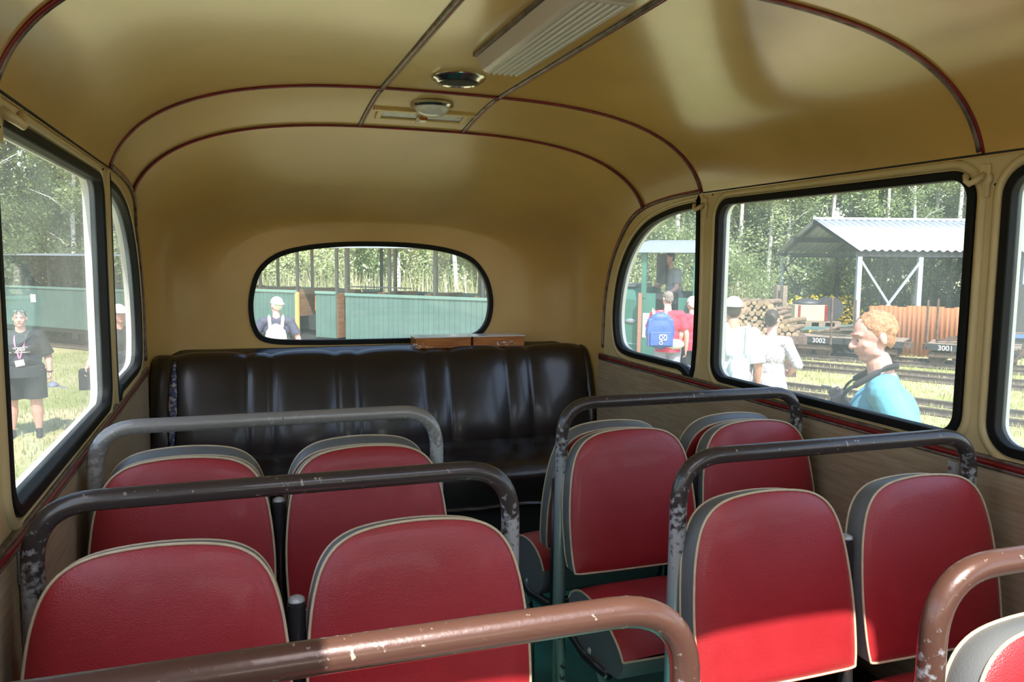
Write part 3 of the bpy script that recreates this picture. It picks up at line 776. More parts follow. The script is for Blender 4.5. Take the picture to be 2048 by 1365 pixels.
# ------------------------------------------------------------------ trees
def foliage(kind, seed, n_cl, n_leaf, H, R, low, leaf, mname):
    rnd = random.Random(seed); vs = []; fs = []
    for c in range(n_cl):
        z = rnd.uniform(low, 1)*H; t = (z/H-low)/(1-low)
        rad = R*(math.sin(PI*min(1, .12+.88*t))**.6)*(1 if kind != 'birch' else .8)
        a = rnd.uniform(0, 2*PI); rr = rad*math.sqrt(rnd.random()); c0 = Vector((rr*math.cos(a), rr*math.sin(a), z)); cr = rnd.uniform(.35, .8)*R*.42
        for i in range(n_leaf):
            d = Vector((rnd.gauss(0, 1), rnd.gauss(0, 1), rnd.gauss(0, .75))); d = d.normalized()*cr*rnd.uniform(.4, 1.05); p = c0+d
            if kind == 'birch': p.z -= abs(rnd.gauss(0, .25))
            u = Vector((rnd.gauss(0, 1), rnd.gauss(0, 1), rnd.gauss(0, .8))).normalized(); w = u.orthogonal().normalized(); s = leaf*rnd.uniform(.6, 1.3)
            k = len(vs); vs += [p-u*s, p+w*s*.55, p+u*s, p-w*s*.55]; fs.append((k, k+1, k+2, k+3))
    me = MB().add(vs, fs).mesh('foliage', False, False); me.materials.append(MATS[mname]); return me
def trunk(seed, H, r, birch):
    rnd = random.Random(seed); mb = MB(); P = [Vector((0, 0, -.3))]; x = y = 0
    for k in range(1, 9):
        x += rnd.uniform(-.12, .12); y += rnd.uniform(-.12, .12); P.append(Vector((x, y, H*.95*k/8)))
    mb.tube(P, [r*(1-.85*k/8) for k in range(9)], 8)
    for k in range(10 if birch else 14):
        i = rnd.randint(2, 7); a = rnd.uniform(0, 2*PI); L = rnd.uniform(.8, 2.2); b = P[i]
        e = b+Vector((math.cos(a)*L, math.sin(a)*L, L*rnd.uniform(.3, 1.1))); m = (b+e)/2+Vector((0, 0, .15)); mb.tube([b, m, e], [r*.3, r*.18, r*.06], 5)
    me = mb.mesh('trunk', True); me.materials.append(MATS['birch_bark' if birch else 'bark']); return me
KINDS = []
for k, (kind, s, ncl, nl, H, R, low, leaf, mn) in enumerate([
        ('broad', 1, 80, 230, 11, 2.9, .12, .078, 'leaf_a'), ('broad', 2, 80, 230, 12.5, 2.6, .10, .075, 'leaf_c'), ('birch', 3, 70, 210, 13, 1.9, .22, .062, 'leaf_b'),
        ('birch', 4, 65, 210, 12, 1.7, .25, .062, 'leaf_a'), ('birch', 7, 26, 150, 12, 1.5, .38, .06, 'leaf_b'), ('bush', 5, 55, 300, 3.2, 1.9, .05, .045, 'leaf_b'), ('bush', 6, 55, 300, 2.6, 1.8, .05, .048, 'leaf_a')]):
    KINDS.append((kind, foliage(kind, s, ncl, nl, H, R, low, leaf, mn), trunk(s, H, .16 if kind == 'broad' else (.10 if kind == 'birch' else .04), kind == 'birch')))
TL = {'broad': ('tree', 'tree', 'leafy green broadleaf tree'), 'birch': ('birch_tree', 'tree', 'slender white-trunked birch'), 'bush': ('bush', 'bush', 'low bright green bush')}
def sector(a):
    return ('beyond the long wagon' if a < -2 else 'behind the rear-window wagons' if a < 20 else 'behind the locomotive and the woodpile' if a < 34 else 'behind the open shed')
ROWN = ('in the front row', 'in the middle row', 'in the back row')
def plant(k, x, y, a, row, sc=1):
    kind, fo, tr = KINDS[k]; nm, cat, lab = TL[kind]; lab = '%s %s %s' % (lab, ROWN[row] if kind != 'bush' else 'at the forest foot', sector(a))
    r = empty(nm, (x, y, gz(x, y)), random.uniform(0, 6.28), lab, cat, lab.replace('tree', 'trees', 1)); r.scale = (sc, sc, sc*random.uniform(.9, 1.1))
    for n_, me in (('foliage', fo), ('trunk', tr)):
        c = D.objects.new(n_, me); C.objects.link(c); c.parent = r
rt = random.Random(11)
def edge(a): return 30 if a < 15 else (28 if a < 34 else 34)
for a in range(-46, 72, 4):
    for row in range(3):
        aa = math.radians(a+rt.uniform(-1.5, 1.5)+row*2); d = edge(a)+row*4.2+rt.uniform(-1.3, 1.3)
        k = rt.choice([2, 1, 2, 3, 0] if row == 0 else [0, 1, 0, 1, 2]); plant(k, d*math.sin(aa), d*math.cos(aa), a, row, rt.uniform(.9, 1.2))
for a in range(-46, 72, 3):
    aa = math.radians(a+rt.uniform(-1, 1)); d = edge(a)-4.5+rt.uniform(-1, 2); plant(rt.choice([5, 6]), d*math.sin(aa), d*math.cos(aa), a, 0, rt.uniform(.9, 1.4))
for a in list(range(-20, 30, 5))+list(range(29, 68, 2)):
    aa = math.radians(a+rt.uniform(-.9, .9)); d = edge(a)-rt.uniform(3.6, 5.6); plant(4, d*math.sin(aa), d*math.cos(aa), a, 0, rt.uniform(.75, 1.1))

fam = {}
for o in C.objects:
    if o.get('category') in ('tree', 'bush') and ('front row' in o['label'] or o['category'] == 'bush'): fam.setdefault(o['label'], []).append(o)
for lab, os_ in fam.items():
    os_.sort(key=lambda o: math.atan2(o.location.x, o.location.y))
    if len(os_) > 1:
        for i, o in enumerate(os_): o['label'] = ORD[i] + ' from left, ' + lab.replace('leafy green ', '').replace('slender ', '').replace('low bright ', '')
# ------------------------------------------------------------------ railway tracks
def track(name, p, q, lab, z0, gauge=.76):
    p = Vector((*p, 0)); q = Vector((*q, 0)); d = (q-p).normalized(); nrm = Vector((-d.y, d.x, 0)); L = (q-p).length
    r = empty(name, (p.x, p.y, z0), math.atan2(d.y, d.x), lab, 'railway track')
    for s in (-1, 1):
        loft2 = [(-.035, 0), (.035, 0), (.035, .012), (.008, .02), (.008, .075), (.024, .085), (.024, .1), (-.024, .1), (-.024, .085), (-.008, .075), (-.008, .02), (-.035, .012)]
        MB().prism([(a, b) for a, b in loft2], 0, L, lambda a, b, dd, s=s: Vector((dd, s*gauge/2+a, b))).obj('rail', 'rail_steel', r)
    sl_ = MB(); k = 0; rr = random.Random(3)
    while k*.65 < L: sl_.box((k*.65, rr.uniform(-.03, .03), -.062), (.16, 1.25, .07)); k += 1
    so_ = sl_.obj('sleepers', 'old_wood', r)
    bl = MB(); n = int(L/.6); vs = []
    for i in range(n+1):
        for j in range(5): yy = -1+.5*j; vs.append((L*i/n, yy+rr.uniform(-.06, .06), (.0, -.05, -.05, -.05, .0)[j]-.0+(-.05 if j in (0, 4) else 0)))
    bl.add(vs, [(i*5+j, (i+1)*5+j, (i+1)*5+j+1, i*5+j+1) for i in range(n) for j in range(4)]).obj('ballast', 'ballast', r)
    return r
track('railway_track', (11.45, 4.8), (3.6, 21), 'rusty narrow-gauge track nearest the coach, running left under the yard', -.615)
track('railway_track', (15.7, 5.4), (5.2, 22.0), 'second narrow-gauge track from the coach, between the near track and the flat wagons', -.615)
track('railway_track', (19.2, 5.3), (6.8, 21.6), 'narrow-gauge track carrying the flat wagons with stencilled numbers', -.60)
TD = Vector((.695, -.719, 0)); TR = math.atan2(TD.y, TD.x)
track('railway_track', (11.6, 6.9), (-10.5, 29.8), 'narrow-gauge track under the green train behind the coach', -.83)

# ------------------------------------------------------------------ green open-sided passenger train
def wheelset(root, x, y0, y1, z, r=.25, m='steel_dark'):
    w = MB(); w.cyl((x, y0, z), (x, y1, z), .03, 8)
    for y in (y0, y1): w.lathe([(.001, -.03), (r, -.03), (r, .03), (r*.85, .035), (r*.8, .01), (.07, .01), (.07, .05), (.001, .05)], (x, y, z), 24, (0, -1, 0))
    return w.obj('wheelset', m, root, auto=40)
def wagon(p0, L, W, z0, z1, zr, lab, door=None, pstep=1.05, gzv=-.83, paper=None, rh=1., seats=True):
    """p0 near left lower corner; x along the train to the right, y away"""
    r = empty('open_wagon', (*p0, gzv), TR, lab, 'railway wagon'); g = lambda z: z-gzv
    spans = [(0, L)] if not door else [(0, door[0]), (door[1], L)]
    for (a, b) in spans:
        for y in (0, W):
            s = MB(); n = max(2, int((b-a)/.11)); 
            for k in range(n): x0 = a+(b-a)*k/n; s.box((x0+(b-a)/n/2, y, (g(z0)+g(z1))/2), ((b-a)/n-.006, .03, z1-z0))
            s.box(((a+b)/2, y+.008, (g(z0)+g(z1))/2), (b-a, .02, z1-z0-.01))
            s.obj('side_panel', 'paint_green', r)
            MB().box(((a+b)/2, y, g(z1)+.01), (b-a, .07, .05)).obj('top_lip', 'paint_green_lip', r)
    for x in (0, L): 
        MB().box((x, W/2, (g(z0)+g(z1))/2), (.04, W-.05, z1-z0)).obj('end_panel', 'door_wood', r)
    n = max(2, round(L/pstep))
    for k in range(n+1):
        for y in (0, W):
            x = L*k/n
            if y > 0: x = min(L, x+.12) if k < n else L
            MB().box((x, y+(.03 if y == 0 else -.03), (g(z1)+g(zr))/2), (.05, .05, zr-z1)).obj('roof_post', 'steel_dark', r)
    MB().tube([(0, .02, g(z1)+.16), (L*.3, .02, g(z1)+.16)], .012, 6).obj('hand_rail', 'steel_dark', r)
    rf = MB(); prof = [(-.18, 0), (-.1, .06), (W*.25, .16), (W/2, .20), (W*.75, .16), (W+.1, .06), (W+.18, 0), (W+.1, .02), (W*.5, .15), (-.1, .02)]
    rf.prism(prof, -.25, L+.25, lambda a, b, d: Vector((d, a, g(zr)+b*rh-.01))).obj('roof', 'roof_pale', r)
    MB().box((L/2, W/2, g(z0)-.05), (L, W-.05, .10)).obj('floor_frame', 'steel_dark', r)
    if seats:
        for k in range(int(L/1.05)): 
            b = MB(); b.box((.5+k*1.05, W/2, g(z0)+.42), (.4, W-.2, .04)); b.box((.7+k*1.05, W/2, g(z1)+.03-.25), (.04, W-.2, .55)); b.obj('bench_seat', 'door_wood', r)
    for x in (L*.18, L*.18+.6, L*.82-.6, L*.82): wheelset(r, x, .25, W-.25, .36, .25)
    if door:
        d = MB(); zz = g(z0)
        while zz < g(z1)-.05: d.box(((door[0]+door[1])/2, W-.08, zz+.05), (door[1]-door[0], .02, .09)); zz += .1
        d.obj('inner_boards', 'door_wood', r)
        MB().box((door[0], .0, (g(z0)+g(z1))/2), (.07, .05, z1-z0)).obj('door_post', 'yellow_wood', r)
        MB().box(((door[0]+door[1])/2, W/2, g(z0)+.25), (door[1]-door[0]-.05, W*.6, .3)).obj('step_box', 'steel_dark', r)
        MB().bar(((door[0]+door[1])/2, .3, g(z0)+.5), ((door[0]+door[1])/2+.01, .3, g(z1)-.08), .05).obj('orange_bar', 'orange', r)
    if paper: MB().box((paper, -.022, g((z0+z1)/2+.22)), (.20, .006, .20)).obj('notice', 'paper', r)
    return r
wagon((1.98, 15.50), 5.0, 1.5, -.25, .80, 1.70, 'nearer green open-sided wagon filling the right half of the rear window')
wagon((-1.62, 19.25), 4.95, 1.5, -.05, .82, 1.72, 'green open-sided wagon with a doorway, seen in the left half of the rear window', door=(3.97, 4.45))
wagon((-7.6, 25.9), 7.6, 1.5, -.30, .68, 1.50, 'long green open wagon with a white notice, seen through the left windows', paper=3.95, rh=.28, pstep=1.5, seats=False)

# ------------------------------------------------------------------ green locomotive
LZ = -.83; g = lambda z: z-LZ
r = empty('locomotive', (6.31, 11.71, LZ), TR, 'small green narrow-gauge diesel locomotive with open cab and pale arched roof', 'locomotive')
CLn, CW = .92, 1.45
c = MB(); zf = g(-.20)
c.box((.11, 0, (zf+g(.98))/2), (.24, .04, g(.98)-zf)); c.box((CLn-.15, 0, (zf+g(.92))/2), (.32, .04, g(.92)-zf))
c.box((CLn/2, CW, (zf+g(.98))/2), (CLn, .04, g(.98)-zf)); c.obj('cab_side', 'loco_green', r)
c = MB()
for x, y in ((.03, 0), (CLn-.04, 0), (.03, CW), (CLn-.04, CW)): c.box((x, y, (g(.9)+g(1.66))/2), (.075, .06, g(1.66)-g(.9)))
c.obj('cab_posts', 'loco_green', r)
e = MB()
for x in (CLn,):
    e.box((x, CW/2, (zf+g(1.0))/2), (.04, CW, g(1.0)-zf)); e.box((x, .06, g(1.35)), (.04, .12, .75)); e.box((x, CW/2, g(1.35)), (.04, .14, .75)); e.box((x, CW-.06, g(1.35)), (.04, .12, .75))
    e.prism([(0, 0), (CW, 0), (CW*.9, .13), (CW/2, .2), (CW*.1, .13)], x-.02, x+.02, lambda a, b, d: Vector((d, a, g(1.62)+b)))
e.obj('cab_end', 'loco_green', r)
for y0 in (.10, CW/2+.08): MB().ring(rrect(y0, y0+.5, g(1.02), g(1.60), .05), 0, .055, -.03, .03, lambda a, b, d: Vector((CLn+.01+d, a, b))).obj('window_frame', 'brown_frame', r)
MB().prism([(-.12, -.02), (-.10, .03), (CW*.2, .15), (CW/2, .20), (CW*.8, .15), (CW+.10, .03), (CW+.12, -.02), (CW*.8, .10), (CW/2, .15), (CW*.2, .10)], -.12, CLn+.10, lambda a, b, d: Vector((d, a, g(1.66)+b))).obj('cab_roof', 'roof_pale', r)
MB().box((.04, .75, g(.35)), (.05, 1.3, 1.15)).box((.10, .85, g(1.38)), (.16, .3, .5)).obj('bulkhead', 'steel_dark', r)
MB().box((.25, .5, g(.92)), (.30, .5, .10)).box((.2, .7, g(.5)), (.25, .7, .7)).obj('control_desk', 'steel_dark', r)
MB().bar((-.02, -.03, zf+.05), (-.02, -.03, g(.98)), .055).obj('grab_post', 'brown_frame', r)
MB().box((.11, -.026, g(.45)), (.16, .006, .40)).obj('notice', 'paper', r)
h = MB(); HW = 1.15; prof = [(0, g(-.20)), (0, g(.86)), (.06, g(1.0)), (.18, g(1.06)), (HW-.18, g(1.06)), (HW-.06, g(1.0)), (HW, g(.86)), (HW, g(-.20))]
h.prism([(a+.12, b) for a, b in prof], -2.3, -.04, lambda a, b, d: Vector((d, a, b))).obj('engine_hood', 'loco_green', r)
lv = MB()
for k in range(11): lv.box((-.62, .115, g(.28)+k*.055), (.36, .02, .02))
lv.obj('louvres', 'roof_pale', r)
MB().box((-1.1, .11, g(.12)), (2.2, .02, .025)).obj('trim_line', 'paint_green_lip', r)
MB().ball((-.22, .11, g(.50)), (.10, .02, .04)).obj('badge', 'roof_pale', r)
MB().box((-.6, .7, g(-.33)), (3.7, 1.4, .28)).obj('frame', 'steel_dark', r)
for x in (-1.9, -.9, .6): wheelset(r, x, .3, 1.1, .33, .30)
MB().box((-1.2, .7, g(1.09)), (2.0, .9, .04)).obj('hood_top', 'roof_pale', r)

# ------------------------------------------------------------------ open shed on the right
E1 = Vector((14.38, 15.80, 0)); GV = Vector((.33, .944, 0)); RV = Vector((.944, -.33, 0)); SZ = -.62
r = empty('open_shed', (E1.x, E1.y, SZ), math.atan2(RV.y, RV.x), 'open timber-yard shed with corrugated grey roof on pale blue posts', 'shed')
g = lambda z: z-SZ; HS = 3.0; SL = 14
def slope(name, y0, z0, y1, z1):
    n = int(SL/.075)*2; vs = []; a = .018
    for i in range(n+1):
        w = a*math.cos(PI*i/2)
        x = SL*i/n
        vs += [(x, y0, z0+w), (x, y1, z1+w), (x, y0, z0+w-.012), (x, y1, z1+w-.012)]
    fs = []
    for i in range(n):
        k = i*4; fs += [(k, k+4, k+5, k+1), (k+2, k+3, k+7, k+6), (k, k+2, k+6, k+4), (k+1, k+5, k+7, k+3)]
    fs += [(0, 1, 3, 2), (n*4, n*4+2, n*4+3, n*4+1)]
    return MB().add(vs, fs).obj(name, 'zinc', r)
# corrugation period widened to what the photo shows
def slope_c(name, y0, z0, y1, z1):
    per = .20; n = int(SL/per*8); vs = []
    for i in range(n+1):
        x = SL*i/n; w = .024*math.cos(2*PI*x/per)
        vs += [(x, y0, z0+w), (x, y1, z1+w), (x, y0, z0+w-.012), (x, y1, z1+w-.012)]
    fs = []
    for i in range(n):
        k = i*4; fs += [(k, k+4, k+5, k+1), (k+2, k+3, k+7, k+6), (k, k+2, k+6, k+4), (k+1, k+5, k+7, k+3)]
    return MB().add(vs, fs).obj(name, 'zinc', r, smooth=True)
slope_c('roof_sheet', 0, g(1.83), HS, g(2.72)); slope_c('roof_sheet', HS*2, g(1.83), HS, g(2.72))
MB().tube([(-.02, HS, g(2.74)), (SL, HS, g(2.74))], .04, 8).obj('ridge_cap', 'zinc', r)
for yy, zz in ((.12, 1.74), (HS*2-.12, 1.74), (HS*.5, 2.18), (HS*1.5, 2.18), (HS, 2.60)): MB().box((SL/2, yy, g(zz)), (SL, .08, .14)).obj('purlin', 'steel_dark', r)
px = [.12, 1.62, 4.2, 6.8, 9.4, 12]
for k, x in enumerate(px):
    MB().box((x, .14, g(1.7)/2), (.11, .11, g(1.7))).obj('post', 'steel_blue', r)
    t = MB(); t.bar((x, .1, g(1.72)), (x, HS, g(2.60)), .06); t.bar((x, HS*2-.1, g(1.72)), (x, HS, g(2.60)), .06); t.bar((x, .1, g(1.72)), (x, HS*2-.1, g(1.72)), .06); t.obj('truss', 'steel_dark', r)
for x in (.12, 1.9, 3.4, 4.9, 7, 10): 
    MB().box((x, HS*2-.14, g(1.7)/2), (.11, .11, g(1.7))).obj('post', 'steel_blue' if x < 1 else 'steel_dark', r)
    MB().bar((x, HS*2-.14, g(1.2)), (x+.45, HS*2-.14, g(1.68)), .05).obj('knee_brace', 'steel_dark', r)
b = MB(); b.bar((.16, .10, g(1.55)), (1.58, .10, g(-.5)), .05); b.obj('cross_brace', 'steel_blue', r)
MB().bar((1.58, .06, g(1.55)), (.16, .06, g(-.5)), .05).obj('cross_brace', 'steel_blue', r)
MB().bar((.12, HS*2-.2, g(1.5)), (.12, HS*1.2, g(.2)), .04).obj('cross_brace', 'steel_dark', r)

# rust-brown corrugated sheets standing as a fence
a = PD(1740, 607, 18.6); b_ = PD(2010, 612, 17.6)
def sheet_row():
    n = 14; p = Vector((a.x, a.y, 0)); q = Vector((b_.x, b_.y, 0)); d = (q-p).normalized(); L = (q-p).length; w = L/n
    for i in range(n):
        o = empty('rusty_sheet', (*(p+d*w*(i+.5)).xy, -.62), math.atan2(d.y, d.x)+random.uniform(-.04, .04), 'rusty corrugated sheet, %s from the left in the fence row beneath the shed' % ORD[i], 'metal sheet', 'rusty sheets of the fence')
        vs = []; m = 24; h = 1.15+random.uniform(-.02, .02)
        for k in range(m+1):
            x = -w/2+w*k/m; yy = .014*math.cos(2*PI*x/.09)
            vs += [(x, yy, 0), (x, yy+.03, h*.48), (x, yy+.02, h*.5), (x, yy+.05, h)]
        fs = [(k*4+j, (k+1)*4+j, (k+1)*4+j+1, k*4+j+1) for k in range(m) for j in range(3)]
        s = MB().add(vs, fs).obj('sheet', 'rust', o, smooth=True); k = s.modifiers.new('s', 'SOLIDIFY'); k.thickness = .006
        MB().box((0, .06, .55), (w, .04, .06)).obj('batten', 'old_wood', o)
sheet_row()

# flat wagons
def number(txt, root, loc, size, m='text_white'):
    cu = D.curves.new('number', 'FONT'); cu.body = txt; cu.size = size; cu.extrude = .003; cu.align_x = 'CENTER'
    o = D.objects.new('number', cu); C.objects.link(o); me = D.meshes.new_from_object(o); D.objects.remove(o)
    n = link('number', me, m, root); n.location = loc; n.rotation_euler = (PI/2, 0, 0); return n
FD = (Vector((19.2, 5.3, 0))-Vector((6.8, 21.6, 0))).normalized(); FA = math.atan2(FD.y, FD.x)
def flat(pos, L, num, nx, lab):
    r = empty('flat_wagon', (pos.x, pos.y, -.56), FA, lab, 'railway wagon')
    MB().box((L/2, -.5, .40), (L, .05, .13)).obj('side_beam', 'steel_dark', r); MB().box((L/2, .5, .40), (L, .05, .13)).obj('side_beam', 'steel_dark', r)
    d = MB(); k = 0
    while k*.16 < L: d.box((k*.16+.08, 0, .455), (.15, 1.0, .03)); k += 1
    d.obj('deck_boards', 'old_wood', r)
    for s in (.12*L, .12*L+.42, .88*L-.42, .88*L): wheelset(r, s, -.38, .38, .20, .17, 'rust_dark')
    for s in (.12*L+.21, .88*L-.21): MB().box((s, -.45, .24), (.75, .06, .10)).obj('bogie_frame', 'rust_dark', r)
    MB().box((0, 0, .36), (.25, .2, .12)).box((L, 0, .36), (.25, .2, .12)).obj('buffer', 'rust_dark', r)
    number(num, r, (nx, -.529, .345), .14)
    return r
base3 = Vector((6.8, 21.6, 0))
def on3(px):   # point of the third track under a picture column
    d = ray(px, 700); s = Vector((d.x, d.y)).normalized(); A = Vector((base3.x, base3.y)); B = FD.xy
    # solve s*t = A + B*k
    det = s.x*(-B.y)+s.y*B.x; k = (s.x*A.y-s.y*A.x)/(-det) if False else (A.x*s.y-A.y*s.x)/(B.y*s.x-B.x*s.y)
    return Vector((A.x+B.x*k, A.y+B.y*k, 0))
f1a, f1b, f2b = on3(1592), on3(1822), on3(2010)
L1 = (f1b-f1a).length; L2 = (f2b-f1b).length
F1 = flat(f1a, L1-.1, '3002', .60, 'low flat wagon numbered 3002 carrying scrap in front of the shed')
F2 = flat(f1b+FD*.35, L2-.1, '3001', .33, 'low flat wagon numbered 3001 standing right of the one with 3002')
rj = random.Random(5)
for base, s0, n, lab, nm in ((f1a, .3, 7, 'heap of rusty rails and boards on the flat wagon numbered 3002', 'scrap_heap'), (f1b+FD*.35, .15, 6, 'small heap of rusty plates on the flat wagon numbered 3001', 'scrap_heap')):
    p = base+FD*s0; o = empty(nm, (p.x, p.y, -.09), FA, lab, 'scrap')
    for k in range(n):
        x = k*.16; L = rj.uniform(.5, 1.0); z = .05+k*.03
        MB().bar((x, rj.uniform(-.3, .3), z), (x+L*math.cos(rj.uniform(-.4, .4)), rj.uniform(-.3, .3), z+rj.uniform(-.0, .16)), rj.uniform(.06, .16), .035).obj('plank' if k % 2 else 'rail_piece', 'old_wood' if k % 2 else 'rust_dark', o)
for (u, v0, v1, d, lab) in ((1661, 595, 690, 16.2, 'thin rusty stake upright on the flat wagon, left of the shed post'), (1708, 600, 690, 16.6, 'leaning brown stake just left of the pale shed post'), (1853, 600, 695, 16.4, 'thin brown stake upright right of the second shed post'), (1873, 598, 695, 16.4, 'rusty rod with a curled tip before the brown sheets')):
    p = PD(u, v1, d); q = PD(u+4, v0, d); o = MB().tube([p, q], .022, 8).obj('stake', 'rust_dark'); tag(o, lab, 'stake')

# green frame wagon with crate, reel and sack behind
p = PD(1580, 690, 18.6); r = empty('green_frame_wagon', (p.x, p.y, -.6), math.radians(-25), 'dark green low frame wagon holding a crate and a reel near the shed', 'railway wagon')
MB().box((.75, 0, .62), (1.9, .9, .07)).obj('upper_frame', 'paint_green', r); MB().box((.75, 0, .38), (1.8, .9, .10)).obj('lower_frame', 'paint_green', r)
for x in (.2, 1.3): wheelset(r, x, -.3, .3, .2, .2)
p = PD(1613, 645, 18.6)
o = empty('crate', (p.x, p.y, .10), math.radians(-25), 'tan board crate with dark red edges on a pallet, left of the reel', 'crate')
MB().box((0, 0, .26), (.72, .7, .36)).obj('crate_body', 'tan_board', o); MB().box((-.26, -.36, .26), (.05, .02, .36)).box((.33, -.36, .26), (.05, .02, .36)).obj('edge_strap', 'red_cord', o)
pl = MB(); pl.box((.1, 0, .06), (1.1, .75, .03))
for x in (-.4, -.05, .25, .6): pl.box((x, 0, .0), (.14, .75, .10))
pl.obj('pallet', 'old_wood', o)
MB().ball((0, 0, .46), (.34, .3, .12)).obj('tarpaulin', 'steel_dark', o, smooth=True)
p = PD(1657, 632, 18.5); o = empty('cable_reel', (p.x, p.y, .05), math.radians(-25), 'dark round cable reel standing beside the tan crate', 'reel')
for y in (-.2, .2): MB().lathe([(.001, -.02), (.27, -.02), (.27, .02), (.001, .02)], (0, y, .40), 28, (0, 1, 0)).obj('flange', 'steel_dark', o, auto=40)
MB().cyl((0, -.2, .40), (0, .2, .40), .14).obj('drum', 'rust_dark', o)

# log pile: every log its own thing
rl = random.Random(9); proto = {}
bx = PD(1497, 668, 15.0); zb = bx.z
for row in range(9):
    cnt = 13-row
    for k in range(cnt):
        x = -.55+.115*k+row*.05; rad = rl.uniform(.028, .060); z = .02+row*.072+rl.uniform(-.02, .02)
        key = round(rad*100)
        if key not in proto:
            m = MB(); m.tube([(0, 0, 0), (0, .5, .01), (0, 1.0, 0)], [key/100*1.05, key/100, key/100*.95], 12, caps=False); m.add([], [])
            me = m.mesh('bark', True); me.materials.append(MATS['log_bark']); m2 = MB().lathe([(.001, -.002), (key/100*1.0, -.002), (key/100*1.0, .0), (.001, .0)], n=12, axis=(0, 1, 0)); me2 = m2.mesh('cut_end'); me2.materials.append(MATS['log_end']); proto[key] = (me, me2)
        o = empty('log', (bx.x+x*math.cos(-.6), bx.y+x*math.sin(-.6), zb+z), -.6+rl.uniform(-.5, .5), 'sawn log, %s from the left in the %s layer of the woodpile' % (ORD[k], (ORD[row]+' lowest') if row else 'bottom'), 'log', 'logs of the woodpile')
        b1 = D.objects.new('bark', proto[key][0]); b2 = D.objects.new('cut_end', proto[key][1])
        for q in (b1, b2): C.objects.link(q); q.parent = o
        b2.location = (0, -.003, 0)
o = MB().box((bx.x+.3, bx.y+.3, zb-.08), (1.9, 1.2, .14), Matrix.Rotation(-.6, 3, 'Z')).box((bx.x+.3, bx.y+.3, (zb-.15-.6)/2), (1.6, .9, zb+.5), Matrix.Rotation(-.6, 3, 'Z')).obj('log_cradle', 'rust_dark'); tag(o, 'brown low platform carrying the sawn logs', 'platform')
p = PD(1497, 612, 19); o = empty('white_tank', (p.x, p.y, -.6), -.5, 'white box-shaped water tank beyond the woodpile', 'tank')
MB().box((0, 0, .72), (1.0, .8, .80)).obj('tank_body', 'tarp_white', o, bevel=.06); MB().box((0, 0, .2), (1.1, .9, .3)).obj('tank_base', 'steel_dark', o); MB().box((0, 0, 1.13), (1.04, .84, .03)).obj('tank_lid', 'zinc', o)
p = PD(1532, 620, 17.5); o = empty('tractor_part', (p.x, p.y, -.6), -.5, 'green metal trough with an orange reflector behind the woodpile', 'trough')
MB().box((-.2, 0, .93), (1.0, .3, .16)).obj('trough', 'paint_green_lip', o, bevel=.01); MB().cyl((.2, -.16, .93), (.2, -.19, .93), .07).obj('reflector', 'orange', o); MB().box((-.5, 0, .43), (.08, .08, .86)).box((.1, 0, .43), (.08, .08, .86)).obj('stand', 'steel_dark', o)
for (u, d, lab) in ((1553, 19.5, 'dark weathered wooden post left of the shed'), (1566, 19.3, 'grey weathered wooden post nearest the shed corner')):
    p = PD(u, 620, d); o = MB().box((p.x, p.y, .15), (.12, .12, 1.6)).obj('wooden_post', 'old_wood'); tag(o, lab, 'post')
# dark hopper wagon at the right picture edge
p = PD(1990, 640, 18.3); r = empty('hopper_wagon', (p.x, p.y, -.6), math.radians(-20), 'dark grey wagon with blue beam and spoked wheels at the right picture edge', 'railway wagon')
MB().prism([(0, .95), (-.15, 2.0), (3.2, 2.0), (3.0, .95)], -.6, .6, lambda a, b, d: Vector((a, d, b-.35))).obj('hopper_body', 'steel_dark', r); MB().box((1.5, -.55, .54), (3.2, .08, .12)).obj('side_beam', 'blue_paint', r)
MB().box((1.5, 0, .44), (3.1, .9, .14)).obj('frame', 'steel_dark', r); MB().bar((.35, -.66, .85), (.5, -.66, 1.15), .06).obj('white_lever', 'paper', r)
for x in (.25, .95, 2.4): wheelset(r, x, -.5, .4, .24, .24)
p = PD(2018, 715, 13.0); o = MB().tube([p+Vector((-.2, 0, 0)), p, p+Vector((0, 0, .12)), p+Vector((.15, 0, .12))], .03, 8).obj('rail_coupler', 'rust_dark'); tag(o, 'rusty coupling iron lying beside the track at the right edge', 'coupler')
# ------------------------------------------------------------------ people
mat('skin', (.66, .35, .28), .55, var=.1, vscale=20, spec=.4)
mat('skin_tan', (.46, .24, .16), .55, var=.1, vscale=20, spec=.4)
mat('hair_ginger', (.42, .21, .10), .7, col2=(.25, .11, .045), vscale=60, bump=.6, bscale=90)
mat('hair_dark', (.035, .022, .016), .55, var=.3, vscale=40, bump=.5, bscale=90)
mat('hair_grey', (.05, .038, .03), .7, col2=(.26, .23, .20), vscale=50, bump=.5, bscale=90)
mat('hair_white', (.78, .73, .62), .7, var=.2, vscale=50, bump=.5, bscale=90)
mat('shirt_cyan', (.10, .36, .47), .8, var=.12, vscale=6, bump=.3, bscale=12)
mat('shirt_red', (.62, .035, .07), .8, var=.15, vscale=6, bump=.3, bscale=12)
mat('shirt_white', (.50, .51, .52), .8, var=.06, vscale=6, bump=.3, bscale=12)
mat('shirt_check', (.50, .50, .50), .8, col2=(.26, .26, .29), vscale=55, thr=(.45, .55), bump=.3, bscale=12)
mat('shirt_black', (.018, .019, .023), .75, bump=.3, bscale=12)
mat('shirt_navy', (.05, .055, .085), .8, bump=.3, bscale=12)
mat('shirt_grey', (.28, .28, .33), .8, bump=.3, bscale=12)
mat('denim', (.08, .10, .16), .8, var=.2)
mat('black_cloth', (.012, .012, .014), .7)
mat('bag_blue', (.05, .11, .36), .6, var=.25, vscale=7, bump=.4, bscale=10)
mat('bag_white', (.46, .46, .38), .6, bump=.4, bscale=10)
mat('bag_light', (.50, .66, .72), .6, var=.3)
